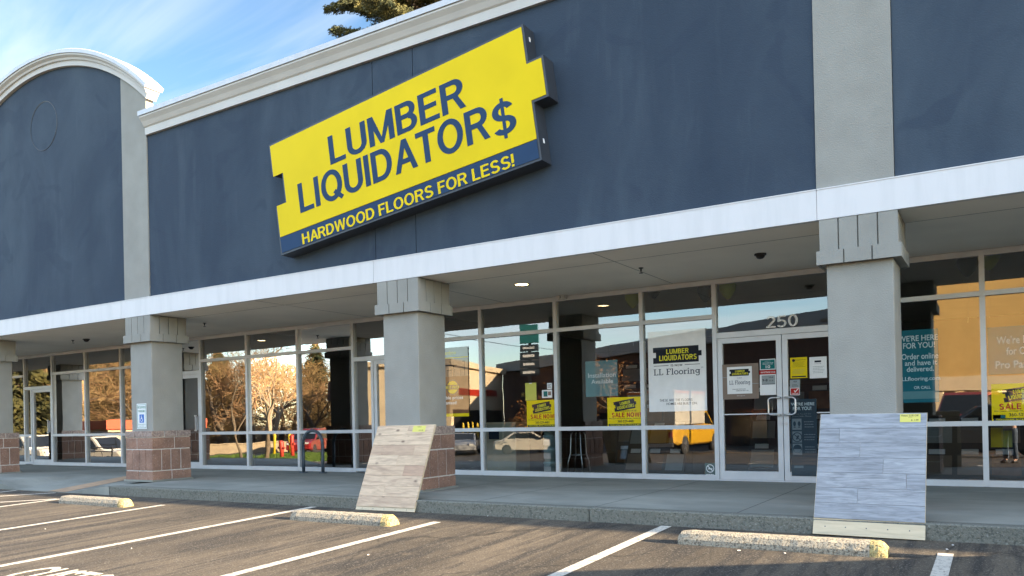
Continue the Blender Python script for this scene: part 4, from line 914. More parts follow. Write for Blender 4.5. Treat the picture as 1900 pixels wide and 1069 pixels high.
grey_m = plank_mat('grey washed vinyl plank', [(.245, .255, .27), (.30, .31, .33), (.335, .35, .37), (.27, .28, .30), (.375, .385, .40)], False, .75)
c3 = (at(1507.5, 989.7, Y=-1.12), at(1716.5, 1002.3, Y=-1.12), o_(1513.4, 767.7, -.62), o_(1713, 766.5, -.62))
t, ob, hw, hh = sample_board('grey washed plank sample board with bare plywood foot beside the double doors', c3, 7, grey_m, .155, [(), (.4,), (.83,), (.62,), (.4,), (.2,), ()], ((1670, 768.5), (1708, 783)))
tag(ob, 'yellow price tag on the top corner of the grey plank sample board', 'price tag', 'yellow price tags on the sample boards')
mb = MB(); text_into(mb, 'Katsu 22% Off', -hw*.85, hh*.70, hw*.8, hh*.92, -.0014, .0004, .04); text_into(mb, '$  1.99', hw*.1, hh*.12, hw*.8, hh*.34, -.0014, .0004, .02); mb.box(-hw*.2, hw*.2, -.0014, -.001, hh*.58, hh*.61); mb.build('lettering', ink, ob)

# bicycle hoop
bx0, bx1, by = -11.83, -11.29, 2.50
t = thing('bike_rack', 'dark galvanised bicycle hoop bolted to the walk before the reflecting windows', 'bike rack', ((bx0+bx1)/2, by, .15)); R_ = (bx1-bx0)/2
mb = MB(); mb.tube([(-R_, 0, .01), (-R_, 0, .3), (-R_, 0, .83-R_+.02)] + [(-R_*math.cos(a), 0, .85-R_+R_*math.sin(a)) for a in [math.pi*i/14 for i in range(15)]] + [(R_, 0, .83-R_+.02), (R_, 0, .3), (R_, 0, .01)], .033, 10); mb.build('hoop', M['galv'], t, smooth=True)
for sx in (-1, 1):
    mb = MB(); mb.lathe([(.085, 0.003), (.085, .014), (.04, .02), (.034, .02)], 14, (sx*R_, 0, 0))
    for a in range(4): mb.lathe([(.01, .014), (.01, .024)], 6, (sx*R_+.06*math.cos(a*1.57+.8), .06*math.sin(a*1.57+.8), 0))
    mb.build('flange', M['galv'], t)

# ceiling fittings under the soffit
def lamp(x, label):
    t = thing('ceiling_light', label, 'ceiling light', (x, 1.46, 3.206), 0, 'round lights in the walk ceiling')
    mb = MB(); mb.lathe([(.10, -.002), (.125, -.012), (.13, -.004), (.13, .0)], 24); mb.lathe([(.10, -.002), (.10, .0)], 24); mb.build('trim_ring', M['cream'], t, smooth=True)
    mb = MB(); mb.lathe([(.001, -.010), (.06, -.009), (.099, -.003)], 24); mb.build('lens', M['warm_lamp'], t)
lamp(-5.99, 'lit round ceiling light over the walk in front of the store windows'); lamp(-15.18, 'lit round ceiling light above the walk behind the parking sign column'); lamp(-24.5, 'lit round ceiling light at the far left of the walk'); lamp(3.2, 'lit round ceiling light beyond the right picture edge')
def sprinkler(x, y, label):
    t = thing('sprinkler', label, 'sprinkler', (x, y, 3.206), 0, 'sprinkler heads in the walk ceiling')
    mb = MB(); mb.lathe([(.035, 0), (.03, -.012), (.012, -.014), (.012, -.045), (.006, -.05), (.006, -.07)], 10); mb.build('body', M['black'], t); mb = MB(); mb.lathe([(.03, -.072), (.03, -.076)], 10); mb.build('deflector', M['black'], t)
sprinkler(-3.99, 1.33, 'small black sprinkler head in the walk ceiling left of the double doors'); sprinkler(-13.36, 1.38, 'small black sprinkler head in the ceiling right of the parking sign column'); sprinkler(-18.2, 1.46, 'small black sprinkler head in the ceiling near the far left door')
def dome(x, y, label):
    t = thing('security_camera', label, 'camera', (x, y, 3.206), 0, 'dome cameras in the walk ceiling')
    mb = MB(); mb.lathe([(.075, 0), (.075, -.02), (.06, -.024)], 16); mb.build('mount', M['black'], t); mb = MB(); mb.lathe([(.058, -.024), (.052, -.045), (.035, -.062), (.001, -.07)], 16); mb.build('dome', M['black'], t, smooth=True)
dome(-2.38, 1.39, 'black dome camera in the ceiling before the double doors'); dome(-17.77, 1.53, 'black dome camera in the ceiling beside the far sprinkler head')
pz = at(1043, 550, Y=G-.09); t = thing('emergency_light', 'small white twin head lamp box at the top of a window post', 'emergency light', (pz.x, G-.052, pz.z-.03))
mb = MB(); mb.box(-.08, .08, -.055, 0, -.02, .055); mb.build('housing', M['alu_tape'], t, bevel=.006)
for sx in (-1, 1): mb = MB(); mb.lathe([(.03, -.10), (.034, -.085), (.028, -.055)], 12, (sx*.045, 0, .015), 'Y'); mb.build('lamp_head', M['cream'], t)

# ================================================================== inside the store
FL = .158
def inner(u, v, dy): return at(u, v, Y=G+dy)
def balloon(u, v, dy, mt, label):
    c = inner(u, v, dy); t = thing('balloon', label, 'balloon', c, 0, 'balloons floating under the store ceiling')
    mb = MB(); mb.lathe([(.004, -.175), (.03, -.165), (.08, -.11), (.125, -.03), (.135, .04), (.115, .1), (.07, .14), (.02, .155), (.001, .157)], 18); mb.build('envelope', mt, t, smooth=True)
    mb = MB(); mb.lathe([(.004, -.175), (.016, -.19), (.001, -.192)], 8); mb.tube([(0, 0, -.19), (.01, .01, -.5), (-.01, 0, -.8)], .0015, 4); mb.build('ribbon', M['p_white'], t)
bl = mat('lime balloon', (.42, .50, .03), .35, .05); bk = mat('navy balloon', (.03, .035, .05), .35, .05)
balloon(1350, 535, .5, bl, 'lime balloon over the double doors behind the transom glass'); balloon(1174, 553, .5, bl, 'lime balloon at the right edge of the window left of the big white poster')
balloon(1213, 535, .6, bk, 'dark balloon behind the glass above the left half of the big white poster'); balloon(1309, 541, .6, bk, 'dark balloon behind the glass above the right half of the big white poster'); balloon(1835, 478, .5, bl, 'lime balloon behind the top window at the right picture edge'); balloon(1795, 490, .6, bk, 'dark balloon right of the widest column behind the top window')
# chrome stool
c = inner(1074, 872, .55); t = thing('bar_stool', 'chrome legged bar stool standing behind the shop glass', 'stool', (c.x, c.y, FL))
for k in range(4):
    a = rad(45+90*k); mb = MB(); mb.tube([(.21*math.cos(a), .21*math.sin(a), 0), (.19*math.cos(a), .19*math.sin(a), .22), (.145*math.cos(a), .145*math.sin(a), .36), (.13*math.cos(a), .13*math.sin(a), .68), (.10*math.cos(a), .10*math.sin(a), .74)], .013, 8); mb.build('leg', M['steel'], t, smooth=True)
mb = MB(); mb.tube([(.15*math.cos(a), .15*math.sin(a), .34) for a in [2*math.pi*i/20 for i in range(21)]], .009, 6); mb.build('foot_ring', M['steel'], t, smooth=True)
mb = MB(); mb.lathe([(.17, .74), (.18, .76), (.175, .79), (.001, .80)], 20); mb.build('seat', M['black'], t, smooth=True)
# stacked buckets
pal = mat('pale blue plastic', (.42, .60, .62), .4, .06); c = inner(1022, 870, .30)
for k, wd in enumerate(('lowest', 'second from bottom', 'third from bottom', 'topmost')):
    t = thing('bucket', f'pale blue plastic bucket, {wd} in the stack behind a window post', 'bucket', (c.x, c.y, FL+k*.235), 0, 'stacked buckets inside the window')
    mb = MB(); mb.lathe([(.105, 0), (.12, .19), (.128, .195), (.128, .225), (.12, .232)], 18); mb.build('body', pal, t, smooth=True)
    mb = MB(); mb.quad((-.07, -.118, .05), (.07, -.118, .05), (.07, -.121, .15), (-.07, -.121, .15)); mb.build('label_sheet', M['p_white'], t)
# tan counter panel with picture
c0, c1_ = inner(903, 872, .55), inner(958, 872, .55); t = thing('counter', 'tan panelled counter with a small blue picture, standing left inside the shop window', 'counter', ((c0.x+c1_.x)/2, c0.y, FL)); w_ = (c1_.x-c0.x)/2
mb = MB(); mb.box(-w_, w_, 0, .5, 0, .90); mb.build('cabinet', mat('tan laminate', (.42, .38, .27), .5, .06), t); mb = MB(); mb.box(-w_-.02, w_+.02, -.02, .52, .90, .935); mb.build('top', M['ply'], t); mb = MB(); mb.box(-w_*.8, -w_*.1, -.006, -.001, .62, .78); mb.build('picture', M['p_navy'], t)
# sample racks: leaning black boards with rows of price cards
def rack(x, y, w, h, label, cols=3, rows=4):
    t = thing('sample_rack', label, 'display rack', (x, y, FL), 0, 'flooring sample racks inside the store')
    mb = MB(); mb.loft([[(-w/2, 0, 0), (w/2, 0, 0), (w/2, .45, h), (-w/2, .45, h)], [(-w/2, .5, 0), (w/2, .5, 0), (w/2, .5, h), (-w/2, .5, h)]]); mb.build('frame', M['black'], t)
    woods = [M['p_wood'], M['p_tan'], M['p_grey']]; r = random.Random(int(x*13))
    for i in range(rows):
        for j in range(cols):
            z0 = h*(i+.12)/rows; z1 = h*(i+.72)/rows; x0 = -w/2+w*(j+.08)/cols; x1 = -w/2+w*(j+.92)/cols
            mb = MB(); mb.quad((x0, .45*z0/h-.012, z0), (x1, .45*z0/h-.012, z0), (x1, .45*z1/h-.012, z1), (x0, .45*z1/h-.012, z1)); mb.build('sample_tile', r.choice(woods), t)
            z2 = h*(i+.76)/rows; z3 = h*(i+.92)/rows; xm = x0+(x1-x0)*.15; xn = x0+(x1-x0)*.75
            mb = MB(); mb.quad((xm, .45*z2/h-.015, z2), (xn, .45*z2/h-.015, z2), (xn, .45*z3/h-.015, z3), (xm, .45*z3/h-.015, z3)); mb.build('price_card', M['p_white'], t)
rack(-4.95, G+1.1, 1.1, .9, 'low leaning black sample rack right of the chrome stool', 3, 2); rack(-2.9, G+2.2, 1.4, 1.5, 'leaning black sample rack behind the left glass door', 3, 3); rack(.05, G+1.2, 1.7, .9, 'low black sample rack behind the lower glass right of the widest column', 4, 2); rack(-6.1, G+3.2, 1.0, 2.1, 'tall black sample rack deep inside behind the stool', 2, 5)
t = thing('paper_pad', 'bright yellow order sheets hanging low inside the right edge window', 'sheets', inner(1857, 830, .35)); mb = MB(); mb.box(-.11, .03, 0, .004, 0, .26); mb.build('front_sheet', M['p_yellow'], t); mb = MB(); mb.box(.031, .13, .004, .008, .0, .22); mb.build('back_sheet', M['p_lime'], t)

# ================================================================== trees
def bare_tree_mesh(seed, h, spread=.55, depth=5, trunk_r=None, fork=.25, twig_n=3, minr=.008):
    r = random.Random(seed); T = MB(); W = MB(); tips = []
    def grow(p, d, L, rad_, lv):
        n = 4; pts = [p]; rr = [rad_]; q = p.copy(); dd = d.copy()
        for i in range(n):
            dd = (dd + Vector((r.uniform(-1, 1), r.uniform(-1, 1), r.uniform(-.5, .9)))*.16).normalized(); q = q + dd*L/n; pts.append(q.copy()); rr.append(max(minr, rad_*(1-.45*(i+1)/n)))
        (T if lv < 3 else W).tube(pts, rr, 6 if lv < 2 else 4 if lv < 3 else 3, cap=False)
        if lv >= depth: tips.append((pts[-1], dd)); return
        k = 3 if lv < 2 else twig_n
        for i in range(k):
            j = r.randint(2, n) if lv else r.randint(2, n); a = r.uniform(0, 6.28); s_ = spread*r.uniform(.7, 1.3)
            u = dd.orthogonal().normalized(); v = dd.cross(u); nd = (dd*math.cos(s_)+(u*math.cos(a)+v*math.sin(a))*math.sin(s_)).normalized()
            grow(pts[j], nd, L*r.uniform(.6, .85), rr[j]*.75, lv+1)
    grow(Vector((0, 0, -.1)), Vector((r.uniform(-.1, .1), r.uniform(-.1, .1), 1)).normalized(), h*fork, trunk_r or h*.022, 0)
    return T, W, tips
def bare_tree(seed, h, label, loc, tw='twig', leaves=0, group='bare trees across the lot', **k):
    T, W, tips = bare_tree_mesh(seed, h, **k); t = thing('bare_tree', label, 'tree', loc, 0, group)
    T.build('trunk', M['bark'], t, smooth=True); cr_ = W.build('crown', M[tw], t)
    if leaves:
        r = random.Random(seed+9); L = MB()
        for p, d in tips:
            for i in range(leaves):
                c = p+Vector((r.gauss(0, .16), r.gauss(0, .16), r.gauss(-.05, .16))); a = Vector((r.uniform(-1, 1), r.uniform(-1, 1), r.uniform(-1, 1))).normalized(); b_ = a.orthogonal().normalized(); s_ = r.uniform(.04, .075)
                L.quad(c-a*s_-b_*s_*.6, c+a*s_-b_*s_*.6, c+a*s_+b_*s_*.6, c-a*s_+b_*s_*.6)
        L.build('leaf_cluster', M['copper'], cr_)
    return t
def conifer(seed, h, R, label, loc, mt='needle', nb=90, dens=14, group='evergreens across the lot', z0=.12, q=.16, gap=0):
    r = random.Random(seed); t = thing('conifer_tree', label, 'tree', loc, 0, group)
    T = MB(); T.tube([(0, 0, -.2), (.1, 0, h*.4), (0, .1, h*.8), (0, 0, h)], [h*.022, h*.016, h*.007, .02], 8); C = MB()
    for i in range(nb):
        f = z0+(1-z0)*(i/nb)**.9; z = h*f; L = R*((1-f)**.75)*r.uniform(.65, 1.12)+.25; a = i*2.4+r.uniform(-.4, .4); up_ = r.uniform(.0, .25)
        d = Vector((math.cos(a), math.sin(a), 0)); pts = []
        for k in range(6): x = k/5; pts.append(Vector((0, 0, z))+d*L*x+Vector((0, 0, L*(up_*x-.45*x*x+.16*x**4))))
        T.tube(pts, [.012+.02*h/25*(1-k/6)*(1-f+.3) for k in range(6)], 4, cap=False); sd_ = Vector((-d.y, d.x, 0))
        for k in range(int(dens*L/R*3)+6):
            x = r.uniform(.12, 1.0); i0 = min(4, int(x*5)); p = pts[i0].lerp(pts[i0+1], x*5-i0); wd = L*.34*(1.1-x)*r.choice((-1, 1))*r.uniform(.1, 1)
            p = p+sd_*wd+d*abs(wd)*.5+Vector((0, 0, -abs(wd)*.35+r.uniform(-.1, .06)))
            dd = (d*r.uniform(.3, 1)+sd_*r.uniform(-.8, .8)+Vector((0, 0, r.uniform(-.9, .15)))).normalized(); s_ = q*r.uniform(.7, 1.5); b_ = dd.orthogonal().normalized(); ang = r.uniform(0, 3.14); b_ = (b_*math.cos(ang)+dd.cross(b_)*math.sin(ang))*s_*.3
            for m_ in range(3):
                o2 = p+Vector((r.gauss(0, q*.6), r.gauss(0, q*.6), r.gauss(0, q*.5))); C.quad(o2-dd*s_*.6-b_*.7, o2-dd*s_*.2+b_, o2+dd*s_, o2-dd*s_*.1-b_)
    T.build('trunk', M['bark'], t); C.build('crown', M[mt], t); return t
tp = at(740, -60, Y=15)
conifer(21, 26.5, 6.9, 'large evergreen with sunlit outer sprays rising behind the store roof', (tp.x+.4, 15.5, .0), 'needle2', 190, 800, 'evergreens behind the store', .42, .06)

# ---- across the lot
CV = Vector((CAM.x, 2*G-CAM.y))
def mpos(u, dist, dz=0.0):
    d = ray(u, CY-ROLL*-1*0 - .0212*(u-CX)); h_ = Vector((d.x, -d.y)).normalized(); p = CV+h_*dist; return Vector((p.x, p.y, gz(p.y, p.x)+dz))
def mirg(u, v):
    z = -1.0
    for _ in range(40): p = at(u, v, Z=z); y = 2*G-p.y; z = .5*z+.5*gz(y, p.x)
    return Vector((p.x, y, z))
k = 0
trees = [bare_tree(3, 17, 'broad bare tree in the woods across the lot, mirrored in the dark windows', mpos(470, 98), 'twig', spread=.5, twig_n=4, minr=.022)]
trees.append(bare_tree(8, 17, 'tall reddish bare tree in the woods across the lot', mpos(420, 92), 'twig2', spread=.62, twig_n=4, minr=.022))
trees.append(bare_tree(15, 16, 'low dense bare tree of the woods across the lot', mpos(520, 100), 'twig', spread=.75, twig_n=4, minr=.022))
words_ = ['first', 'second', 'third', 'fourth', 'fifth', 'sixth', 'seventh', 'eighth', 'ninth', 'tenth', 'eleventh', 'twelfth', 'thirteenth', 'fourteenth', 'fifteenth', 'sixteenth', 'seventeenth', 'eighteenth', 'nineteenth', 'twentieth', 'twenty-first', 'twenty-second', 'twenty-third', 'twenty-fourth']
rt_ = random.Random(5)
for i, u in enumerate((60, 95, 125, 150, 175, 205, 235, 265, 300, 335, 365, 390, 405, 435, 450, 490, 505, 545, 565, 590, 610, 640)):
    dup(trees[i % 3], mpos(u, rt_.uniform(88, 125)), rt_.uniform(0, 6.28), f'{words_[i]} bare tree from the left in the row of woods mirrored in the dark windows', None, rt_.uniform(.75, 1.05))
bush = MB(); r = random.Random(77)
for i in range(34000):
    u = r.uniform(-60, 670); d = r.uniform(92, 130); p = mpos(u, d); z = abs(r.gauss(0, 5.2)); c = p+Vector((0, 0, z)); a = Vector((r.gauss(0, 1), r.gauss(0, 1), r.gauss(.6, .6))).normalized(); b_ = a.orthogonal().normalized()*.035; L = r.uniform(.8, 2.2)
    bush.quad(c-b_, c+b_, c+a*L+b_*.3, c+a*L-b_*.3)
tag(bush.build('undergrowth', M['twig']), 'tangled bare undergrowth filling the woods across the lot', 'undergrowth', None, 'stuff')
cn = conifer(31, 14, 3.4, 'dark evergreen with twin tip above the bare woods in the dark windows', mpos(405, 132), 'needle', 80, 26, q=.3)
for i, (u, d, s_, l) in enumerate(((418, 136, .95, 'slim evergreen right beside the twin tipped one above the bare woods'), (586, 120, 1.0, 'evergreen beside the mirrored dark column above the bare woods'), (130, 128, 1.15, 'tall evergreen mirrored behind the far left door'), (165, 134, 1.1, 'evergreen mirrored in the wide far left windows'), (205, 126, 1.2, 'evergreen mirrored left of the parking sign column'), (100, 135, 1.1, 'evergreen mirrored over the red roofed shop'), (232, 138, 1.05, 'evergreen mirrored just beside the parking sign column'))):
    dup(cn, mpos(u, d), i*1.3, l, None, s_)
conifer(41, 13, 4.5, 'yellow green evergreen mirrored in the leftmost window', mpos(30, 70), 'needle2', 80, 40, q=.3)
conifer(43, 12, 4.0, 'yellow green evergreen just beyond the leftmost window reflection', mpos(8, 78), 'needle2', 70, 30, q=.3)
# planted island with two young trees and posts
ic = mpos(478, 50.5); iv = (ic-Vector((CV.x, CV.y, ic.z))).normalized(); ie = Vector((iv.y, -iv.x, 0)); IZ = -1.15
isl = [Vector((ic.x, ic.y, IZ))+ie*6.0*math.copysign(abs(math.cos(a))**.5, math.cos(a))+iv*6.5*math.sin(a) for a in [2*math.pi*i/32 for i in range(32)]]
def ip(u, dist): p = mpos(u, dist); p.z = IZ; return p
def slab(name, pts, z, mt, grow=0):
    c = sum(pts, Vector())/len(pts); q = [c+(p-c)*(1+grow) for p in pts]; mb = MB(); mb.loft([[(p.x, p.y, p.z-.2) for p in q], [(p.x, p.y, p.z+z) for p in q]]); return struct(mb.build(name, mt))
slab('island_kerb', isl, .10, M['concrete'], .06); slab('lawn', isl, .14, M['lawn'])
gr_ = MB(); r = random.Random(3); cI = sum(isl, Vector())/6
for i in range(14000):
    a = r.uniform(0, 6.283); k = math.sqrt(r.random())*.98; p = Vector((ic.x, ic.y, IZ))+ie*6.0*math.copysign(abs(math.cos(a))**.5, math.cos(a))*k+iv*6.5*math.sin(a)*k
    gr_.quad((p.x-.03, p.y, p.z+.12), (p.x+.03, p.y, p.z+.12), (p.x+.03+r.uniform(-.08, .08), p.y+r.uniform(-.05, .05), p.z+.24), (p.x+r.uniform(-.05, .05), p.y, p.z+.27))
tag(gr_.build('grass', M['lawn']), 'short winter grass on the kerbed island', 'grass', None, 'stuff')
bare_tree(52, 10.5, 'young bare tree with a forked leaning trunk on the grass island', ip(492, 49.3)+Vector((0, 0, .1)), 'twig2', spread=.55, fork=.30, trunk_r=.16)
bare_tree(57, 8.0, 'slender bare tree with flared root on the grass island', ip(447, 48.6)+Vector((0, 0, .1)), 'twig', spread=.6, fork=.42, trunk_r=.10)
def post(u, v, vt, mt, label, name, cat, group, r_=.09):
    p = mpos(u, v); top = mir(u, vt, p.y).z-p.z; t = thing(name, label, cat, p, 0, group)
    mb = MB(); mb.lathe([(r_, 0), (r_, top*.93), (r_*.8, top*.98), (.001, top)], 14); mb.build('pipe', mt, t, smooth=True)
    mb = MB(); mb.lathe([(r_*1.7, 0), (r_*1.6, .05), (r_, .06)], 14); mb.build('footing', M['concrete'], t)
    if name == 'fire_hydrant':
        mb = MB(); mb.lathe([(r_*.55, -r_*1.8), (r_*.55, r_*1.8)], 10, (0, 0, top*.66), 'X'); mb.build('outlet', mt, t)
yel = mat('yellow bollard paint', (.62, .42, .02), .5, .08); red = mat('red post paint', (.45, .05, .03), .5, .08)
post(508, 55, 805, yel, 'yellow bollard left of the red hydrants by the grass island', 'bollard', 'bollard', 'yellow bollards'); post(537, 57, 805, yel, 'yellow bollard behind the leaning red hydrant', 'bollard', 'bollard', 'yellow bollards')
post(521, 50, 818, red, 'shorter red hydrant on the grass island', 'fire_hydrant', 'hydrant', 'red hydrants on the island', .13); post(541, 51, 806, red, 'taller red hydrant on the grass island', 'fire_hydrant', 'hydrant', 'red hydrants on the island', .13)
for u, v, vt, l in ((858, 62, 785, 'first yellow bollard from the left before the cream shop'), (868, 63, 783, 'second yellow bollard from the left before the cream shop'), (877, 64, 782, 'third yellow bollard from the left before the cream shop'), (886, 63, 784, 'fourth yellow bollard from the left before the cream shop')):
    post(u, v, vt, yel, l, 'bollard', 'bollard', 'yellow bollards')
# low tan wall behind the island
a, b_ = mpos(340, 66), mpos(600, 70); d = (b_-a).normalized(); n_ = Vector((-d.y, d.x, 0)); mb = MB()
mb.loft([[(p+n_*x)[:2]+(p.z+z,) for x, z in ((-.2, -.1), (-.2, .75), (-.26, .77), (-.26, .86), (.26, .86), (.26, .77), (.2, .75), (.2, -.1))] for p in [a.lerp(b_, i/8)+n_*math.sin(i/8*3.14)*2 for i in range(9)]])
tag(mb.build('garden_wall', mat('tan block wall', (.33, .26, .17), .9, .15, 3)), 'low tan garden wall between the grass island and the woods', 'wall')

# ---- vehicles
def soft(mb, poly, y0, y1, ch, taper=None):
    cx = sum(p[0] for p in poly)/len(poly); cz = sum(p[1] for p in poly)/len(poly)
    def sh(k): return [(cx+(x-cx)*(1-k/1.2), cz+(z-cz)*(1-k/.6)) for x, z in poly]
    zt = max(p[1] for p in poly); zb = min(p[1] for p in poly)
    def yy(y, z): return y*(1-(taper or 0)*(z-zb)/(zt-zb))
    mb.loft([[(x, yy(y, z), z) for x, z in sh(k)] for y, k in ((y0, ch), (y0+ch, 0), (y1-ch, 0), (y1, ch))])
glassv = mat('vehicle glass', (.012, .014, .016), .05, .1); chrome = M['steel']; lampw = mat('head lamp lens', (.6, .6, .58), .15); lampr = mat('tail lamp lens', (.35, .02, .02), .2)
STY = {
 'sedan': dict(W=1.8, body=[(-2.3, .32), (-2.36, .60), (-2.3, .92), (-1.6, 1.0), (1.0, .96), (2.0, .86), (2.3, .68), (2.34, .34), (1.9, .24), (-1.9, .24)], cab=[(-1.75, .97), (-1.05, 1.42), (.15, 1.44), (1.05, .94)], win=[(-1.40, 1.0), (-.98, 1.36), (.10, 1.38), (.78, .99)], wh=(-1.4, 1.4), r=.32),
 'suv': dict(W=1.92, body=[(-2.3, .38), (-2.36, .7), (-2.3, 1.08), (1.1, 1.10), (2.1, 1.02), (2.36, .85), (2.38, .42), (1.9, .3), (-1.9, .3)], cab=[(-2.26, 1.05), (-2.05, 1.80), (-1.5, 1.86), (.2, 1.82), (1.15, 1.06)], win=[(-1.95, 1.14), (-1.85, 1.70), (.12, 1.72), (.85, 1.14)], wh=(-1.42, 1.45), r=.37),
 'van': dict(W=1.92, body=[(-2.3, .38), (-2.36, .7), (-2.3, 1.08), (1.1, 1.10), (2.1, 1.0), (2.32, .88), (2.36, .42), (1.9, .3), (-1.9, .3)], cab=[(-2.26, 1.05), (-2.1, 1.80), (-1.5, 1.88), (.35, 1.82), (2.08, .98)], win=[(-1.95, 1.14), (-1.85, 1.70), (.25, 1.72), (1.4, 1.14)], wh=(-1.42, 1.45), r=.35),
 'pickup': dict(W=1.95, body=[(-2.8, .5), (-2.85, 1.05), (-.75, 1.10), (1.2, 1.10), (2.5, 1.05), (2.72, .85), (2.75, .5), (2.3, .38), (-2.3, .42)], cab=[(-.85, 1.07), (-.70, 1.78), (.45, 1.80), (1.35, 1.07)], win=[(-.68, 1.16), (-.58, 1.68), (.38, 1.70), (1.02, 1.16)], wh=(-1.75, 1.75), r=.41),
 'boxtruck': dict(W=2.2, body=[(-3.4, .62), (-3.45, 1.35), (.6, 1.40), (1.0, 1.35), (2.9, 1.25), (3.1, 1.0), (3.1, .55), (2.5, .45), (-2.9, .5)], cab=[(.75, 1.33), (.80, 2.05), (1.55, 2.08), (2.2, 1.28)], win=[(.90, 1.42), (.95, 1.95), (1.5, 1.97), (1.95, 1.40)], wh=(-2.1, 1.95), r=.46),
}
def vehicle(name, label, cat, sty, loc, rz, paint, group=None, box=None, ladder=False):
    S_ = STY[sty]; W2 = S_['W']/2; t = thing(name, label, cat, loc, rz, group)
    mb = MB(); soft(mb, S_['body'], -W2, W2, .09); body = mb.build('body', paint, t)
    mb = MB(); soft(mb, S_['cab'], -W2+.06, W2-.06, .06, .14); cab = mb.build('cabin', paint, t)
    zb = min(p[1] for p in S_['cab']); zt = max(p[1] for p in S_['cab'])
    yw = lambda z: (W2-.06)*(1-.14*(z-zb)/(zt-zb))+.006
    for sgn in (-1, 1):
        mb = MB(); q = S_['win']; mb.add([(x, sgn*yw(z), z) for x, z in q], [tuple(range(len(q)))]); mb.build('window', glassv, cab)
    c = S_['cab']; f0, f1 = c[-1], c[-2]; mb = MB(); L = lambda a, b, k: (a[0]+(b[0]-a[0])*k, a[1]+(b[1]-a[1])*k)
    for (p0, p1, o) in ((f0, f1, .012), (c[0], c[1], -.012)):
        a_, b2 = L(p0, p1, .12), L(p0, p1, .9); mb = MB(); mb.quad((a_[0]+o, -yw(a_[1])+.1, a_[1]), (a_[0]+o, yw(a_[1])-.1, a_[1]), (b2[0]+o, yw(b2[1])-.1, b2[1]), (b2[0]+o, -yw(b2[1])+.1, b2[1])); mb.build('windscreen' if o > 0 else 'rear_window', glassv, cab)
    fx = max(p[0] for p in S_['body']); rx = min(p[0] for p in S_['body']); hz = .62 if sty == 'sedan' else .8
    for sgn in (-1, 1):
        mb = MB(); mb.box(fx-.08, fx+.012, sgn*(W2-.42), sgn*(W2-.14), hz, hz+.13); mb.build('headlight', lampw, body)
        mb = MB(); mb.box(rx-.012, rx+.08, sgn*(W2-.30), sgn*(W2-.12), hz+.05, hz+.3); mb.build('tail_light', lampr, body)
    mb = MB(); mb.box(rx-.03, rx+.1, -W2+.1, W2-.1, .42, .58); mb.build('rear_bumper', M['rubber'] if sty == 'sedan' else chrome, body)
    r_ = S_['r']
    for wx in S_['wh']:
        for sgn in (-1, 1):
            mb = MB(); y0 = sgn*(W2-.01); mb.prism([(wx+(r_+.07)*math.cos(a), r_+(r_+.07)*math.sin(a)) for a in [math.pi*i/12 for i in range(13)]], y0-sgn*.02, y0+sgn*.008); mb.build('wheel_arch', M['black'], body)
            wt = MB(); yo = sgn*(W2+.012); yi = sgn*(W2-.2); wt.lathe([(r_*.6, yi), (r_*.94, yi), (r_, yi+sgn*.04), (r_, yo-sgn*.04), (r_*.94, yo), (r_*.62, yo)], 24, (wx, 0, r_), 'Y'); wl = wt.build('wheel', M['rubber'], t, smooth=True)
            wt = MB(); wt.lathe([(.01, yo-sgn*.03), (r_*.2, yo-sgn*.01), (r_*.22, yo-sgn*.04)], 16, (wx, 0, r_), 'Y')
            for k in range(5):
                a = k*1.2566; wt.tube([(wx+r_*.15*math.cos(a), yo-sgn*.03, r_+r_*.15*math.sin(a)), (wx+r_*.58*math.cos(a), yo-sgn*.03, r_+r_*.58*math.sin(a))], r_*.09, 5)
            wt.lathe([(r_*.56, yo-sgn*.05), (r_*.63, yo-sgn*.005), (r_*.56, yo-sgn*.02)], 20, (wx, 0, r_), 'Y'); wt.build('rim', chrome, wl)
    for sgn in (-1, 1): mb = MB(); mb.box(f0[0]-.35, f0[0]-.18, sgn*(W2+.0), sgn*(W2+.16), zb+.05, zb+.2); mb.build('mirror', M['black'], cab, bevel=.02)
    if box:
        mb = MB(); mb.rbox(-3.4, .55, -1.15, 1.15, 1.42, 3.0, .04); bx = mb.build('cargo_box', box, t)
        mb = MB(); mb.box(-3.42, .57, -1.17, 1.17, 2.85, 2.97); mb.build('box_trim', mat('orange trim paint', (.55, .17, .04), .5, .05), bx)
    if ladder:
        mb = MB()
        for sgn in (-1, 1): mb.tube([(-2.7, sgn*.8, 1.05), (-2.7, sgn*.8, 2.0), (1.2, sgn*.8, 2.0)], .03, 6)
        for x in (-2.7, -.9, .9): mb.tube([(x, -.8, 2.0), (x, .8, 2.0)], .025, 6)
        mb.build('ladder_rack', M['black'], t)
    return t
paint = lambda n, c: mat(n, c, .3, .03, 2, 0, coat=.8)
wh, rd, rd2, ye, bkp, sil = paint('white car paint', (.62, .58, .50)), paint('red car paint', (.20, .012, .014)), paint('bright red paint', (.5, .04, .02)), paint('yellow truck paint', (.62, .34, .02)), paint('black car paint', (.015, .015, .018)), paint('silver car paint', (.3, .31, .32))
def face(a, b_): return math.atan2(b_.y-a.y, b_.x-a.x)
def mid_place(u0, u1, v0, v1): a, b_ = mirg(u0, v0), mirg(u1, v1); return (a+b_)/2, face(a, b_)
p = mpos(183, 49); rz = face(mpos(150, 50), mpos(215, 48)); vehicle('pickup_truck', 'white pickup truck mirrored behind the black railing in the far left windows', 'truck', 'pickup', p, rz, wh, 'vehicles across the lot', None, True)
p2 = mpos(40, 50); vehicle('pickup_truck', 'white pickup truck mirrored beside the far left door', 'truck', 'pickup', p2+Vector((-1.5, -1.2, 0)), rz+.1, wh, 'vehicles across the lot')
p = mpos(572, 60); rz = .6; vehicle('parked_car', 'dark red car mirrored behind the bicycle hoop', 'car', 'suv', p, rz+.5, rd, 'vehicles across the lot')
